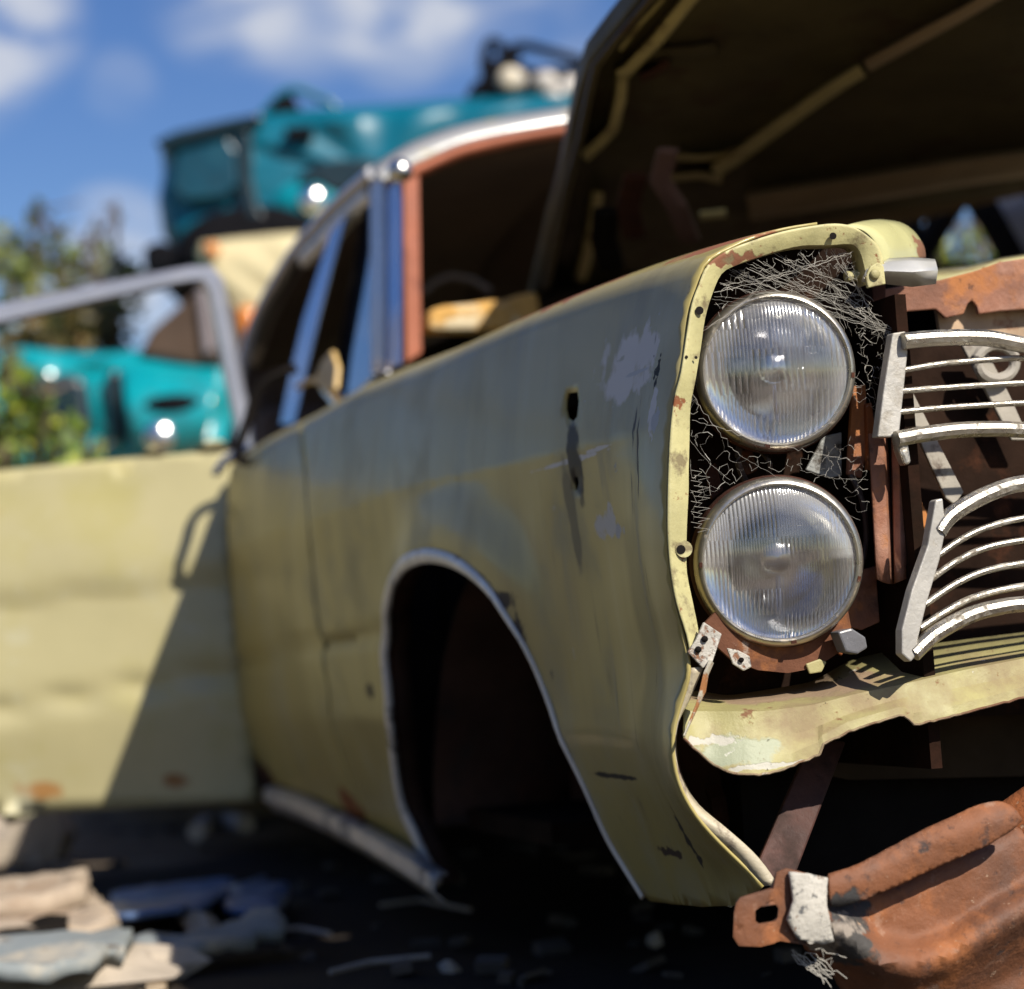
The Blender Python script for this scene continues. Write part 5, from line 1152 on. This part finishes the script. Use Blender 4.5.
bush('bush', gp(30, 430, 7.2), cl(7.2, [(10, 440, 38), (40, 430, 28), (60, 450, 30), (22, 400, 24), (90, 458, 22), (-30, 450, 40), (5, 465, 30), (8, 370, 20), (45, 395, 16)], 7), ML2, 'bright green low bush in front of the lower teal wreck', seed=7, dens=300, leaf=.05)
tw = bush('sapling', gp(118, 280, 9.6), cl(9.6, [(100, 232, 16), (116, 215, 12), (88, 250, 16)], 9), ML1, 'thin sparse sapling right of the olive bush', cat='sapling', seed=9, dens=40)
bush('bush', gp(965, 240, 9.0), cl(9.0, [(960, 235, 26), (945, 245, 26), (985, 238, 24), (970, 205, 14), (930, 250, 30), (1010, 240, 26), (1050, 235, 40)], 11), ML2, 'green bush seen through the gap under the hood', seed=11, dens=130)
# far row of trees round the yard, low on the horizon
tr = random.Random(21)
for i in range(9):
    X = -34+i*8.5+tr.uniform(-2, 2); Y = 46+tr.uniform(-6, 8); h = tr.uniform(2.2, 3.6); e = None
    cls = [((X+tr.gauss(0, 1.0), Y+tr.gauss(0, .8), h*.55+tr.uniform(-.6, .8)), tr.uniform(.7, 1.2)) for _ in range(7)]
    lab = 'distant low tree on the yard edge behind the wrecks'
    e = bush('tree', (X, Y, 0), cls, ML1, lab, cat='tree', leaf=.22, dens=9, seed=30+i); e['group'] = 'distant trees round the yard'

lv = MB(); r = random.Random(77)
for k in range(9000):
    t = r.random(); x = -9.5+r.gauss(0, .6)-.8*math.sin(t*9); y = -9+15.5*t; z = r.uniform(0, 1)**.8*(3.6+.8*math.sin(t*17)+.5*math.sin(t*41))
    s = r.uniform(.12, .3); a = Vector((r.gauss(0, 1), r.gauss(0, 1), r.gauss(0, .6))).normalized(); b_ = a.cross(Vector((r.gauss(0, 1), r.gauss(0, 1), r.gauss(0, 1)))).normalized()*.45; p = Vector((x, y, z))
    lv.add([p, p+(a*.5+b_)*s, p+a*s, p+(a*.5-b_)*s], [(0, 1, 2, 3)])
tl = lv.build('sky_blocker_leaves', ML1, None, smooth=False); tl['kind'] = 'stuff'  # leaf row added out of view to block low sky from the fender
# ================================================================== SKY, SUN
SW = -SUN
elev = math.asin(SW.z); az = math.atan2(SW.x, SW.y)
w = bpy.data.worlds.new('World'); sc.world = w; w.use_nodes = True; nt = w.node_tree
bg = nt.nodes['Background']; bg.inputs[1].default_value = SKY_STRENGTH
sk = N(nt, 'ShaderNodeTexSky', sky_type='NISHITA'); sk.sun_disc = False; sk.sun_elevation = elev; sk.sun_rotation = az; sk.air_density = 1.0; sk.dust_density = .4; sk.ozone_density = 2.5
tc = N(nt, 'ShaderNodeTexCoord')
def vdot(vec):
    n = N(nt, 'ShaderNodeVectorMath', operation='DOT_PRODUCT'); nt.links.new(tc.outputs['Generated'], n.inputs[0]); n.inputs[1].default_value = vec; return n.outputs['Value']
cn = N(nt, 'ShaderNodeTexNoise'); cn.inputs['Scale'].default_value = 15; cn.inputs['Distortion'].default_value = .6; cn.inputs['Detail'].default_value = 7; cn.inputs['Roughness'].default_value = .55
mp = N(nt, 'ShaderNodeMapping'); mp.inputs['Scale'].default_value = (1, 1, 2.6); nt.links.new(tc.outputs['Generated'], mp.inputs[0]); nt.links.new(mp.outputs[0], cn.inputs['Vector'])
tot = None
for px, py, rad, amp in [(10, 20, 85, .85), (-60, 30, 120, 1), (300, 5, 90, .75), (400, 15, 85, 1.0), (225, -10, 90, .8), (470, -10, 90, .7), (120, 85, 45, .25), (115, 245, 70, 1.2), (60, 290, 70, .6), (150, 300, 60, .6), (560, 30, 60, .3)]:
    c = ray(px, py).normalized(); k = math.cos(rad/F)
    r = N(nt, 'ShaderNodeMapRange', interpolation_type='SMOOTHSTEP'); r.inputs[1].default_value = k; r.inputs[2].default_value = 1.0; r.inputs[3].default_value = 0; r.inputs[4].default_value = amp
    nt.links.new(vdot(c), r.inputs[0]); tot = r.outputs[0] if tot is None else mth(nt, 'ADD', tot, r.outputs[0])
gen = N(nt, 'ShaderNodeMapRange', interpolation_type='SMOOTHSTEP'); gen.inputs[1].default_value = .56; gen.inputs[2].default_value = .72; nt.links.new(cn.outputs['Fac'], gen.inputs[0])
away = N(nt, 'ShaderNodeMapRange', interpolation_type='SMOOTHSTEP'); away.inputs[1].default_value = .97; away.inputs[2].default_value = .90; nt.links.new(vdot(ray(300, 200).normalized()), away.inputs[0])
nz = N(nt, 'ShaderNodeMapRange'); nz.inputs[1].default_value = .38; nz.inputs[2].default_value = .66; nt.links.new(cn.outputs['Fac'], nz.inputs[0])
local = mth(nt, 'MULTIPLY', tot, mth(nt, 'ADD', mth(nt, 'MULTIPLY', nz.outputs[0], 1.1), .12), True)
fac = mth(nt, 'MAXIMUM', local, mth(nt, 'MULTIPLY', gen.outputs[0], away.outputs[0]))
mx = N(nt, 'ShaderNodeMix', data_type='RGBA'); nt.links.new(mth(nt, 'MULTIPLY', fac, .78), mx.inputs[0]); hs = N(nt, 'ShaderNodeHueSaturation'); hs.inputs['Hue'].default_value = .516; hs.inputs['Saturation'].default_value = 1.28; hs.inputs['Value'].default_value = 1.5; nt.links.new(sk.outputs[0], hs.inputs['Color']); nt.links.new(hs.outputs[0], mx.inputs[6]); mx.inputs[7].default_value = (*CLOUD, 1)
nt.links.new(mx.outputs[2], bg.inputs[0])
sl_ = bpy.data.lights.new('sun', 'SUN'); sl_.energy = SUN_STRENGTH; sl_.angle = R(.53); sl_.color = (1, .93, .82)
so = bpy.data.objects.new('sun', sl_); col.objects.link(so); so.rotation_euler = SUN.to_track_quat('-Z', 'Y').to_euler(); so.location = (6, -6, 8)
sc.view_settings.view_transform = 'Standard'; sc.view_settings.look = 'None'; sc.view_settings.exposure = EXPO; sc.view_settings.gamma = 1
sc.render.engine = 'CYCLES'
c_ = sc.cycles; c_.max_bounces = 8; c_.transparent_max_bounces = 12; c_.sample_clamp_indirect = 6; c_.use_denoising = True; c_.caustics_reflective = True; c_.caustics_refractive = False; c_.blur_glossy = .5
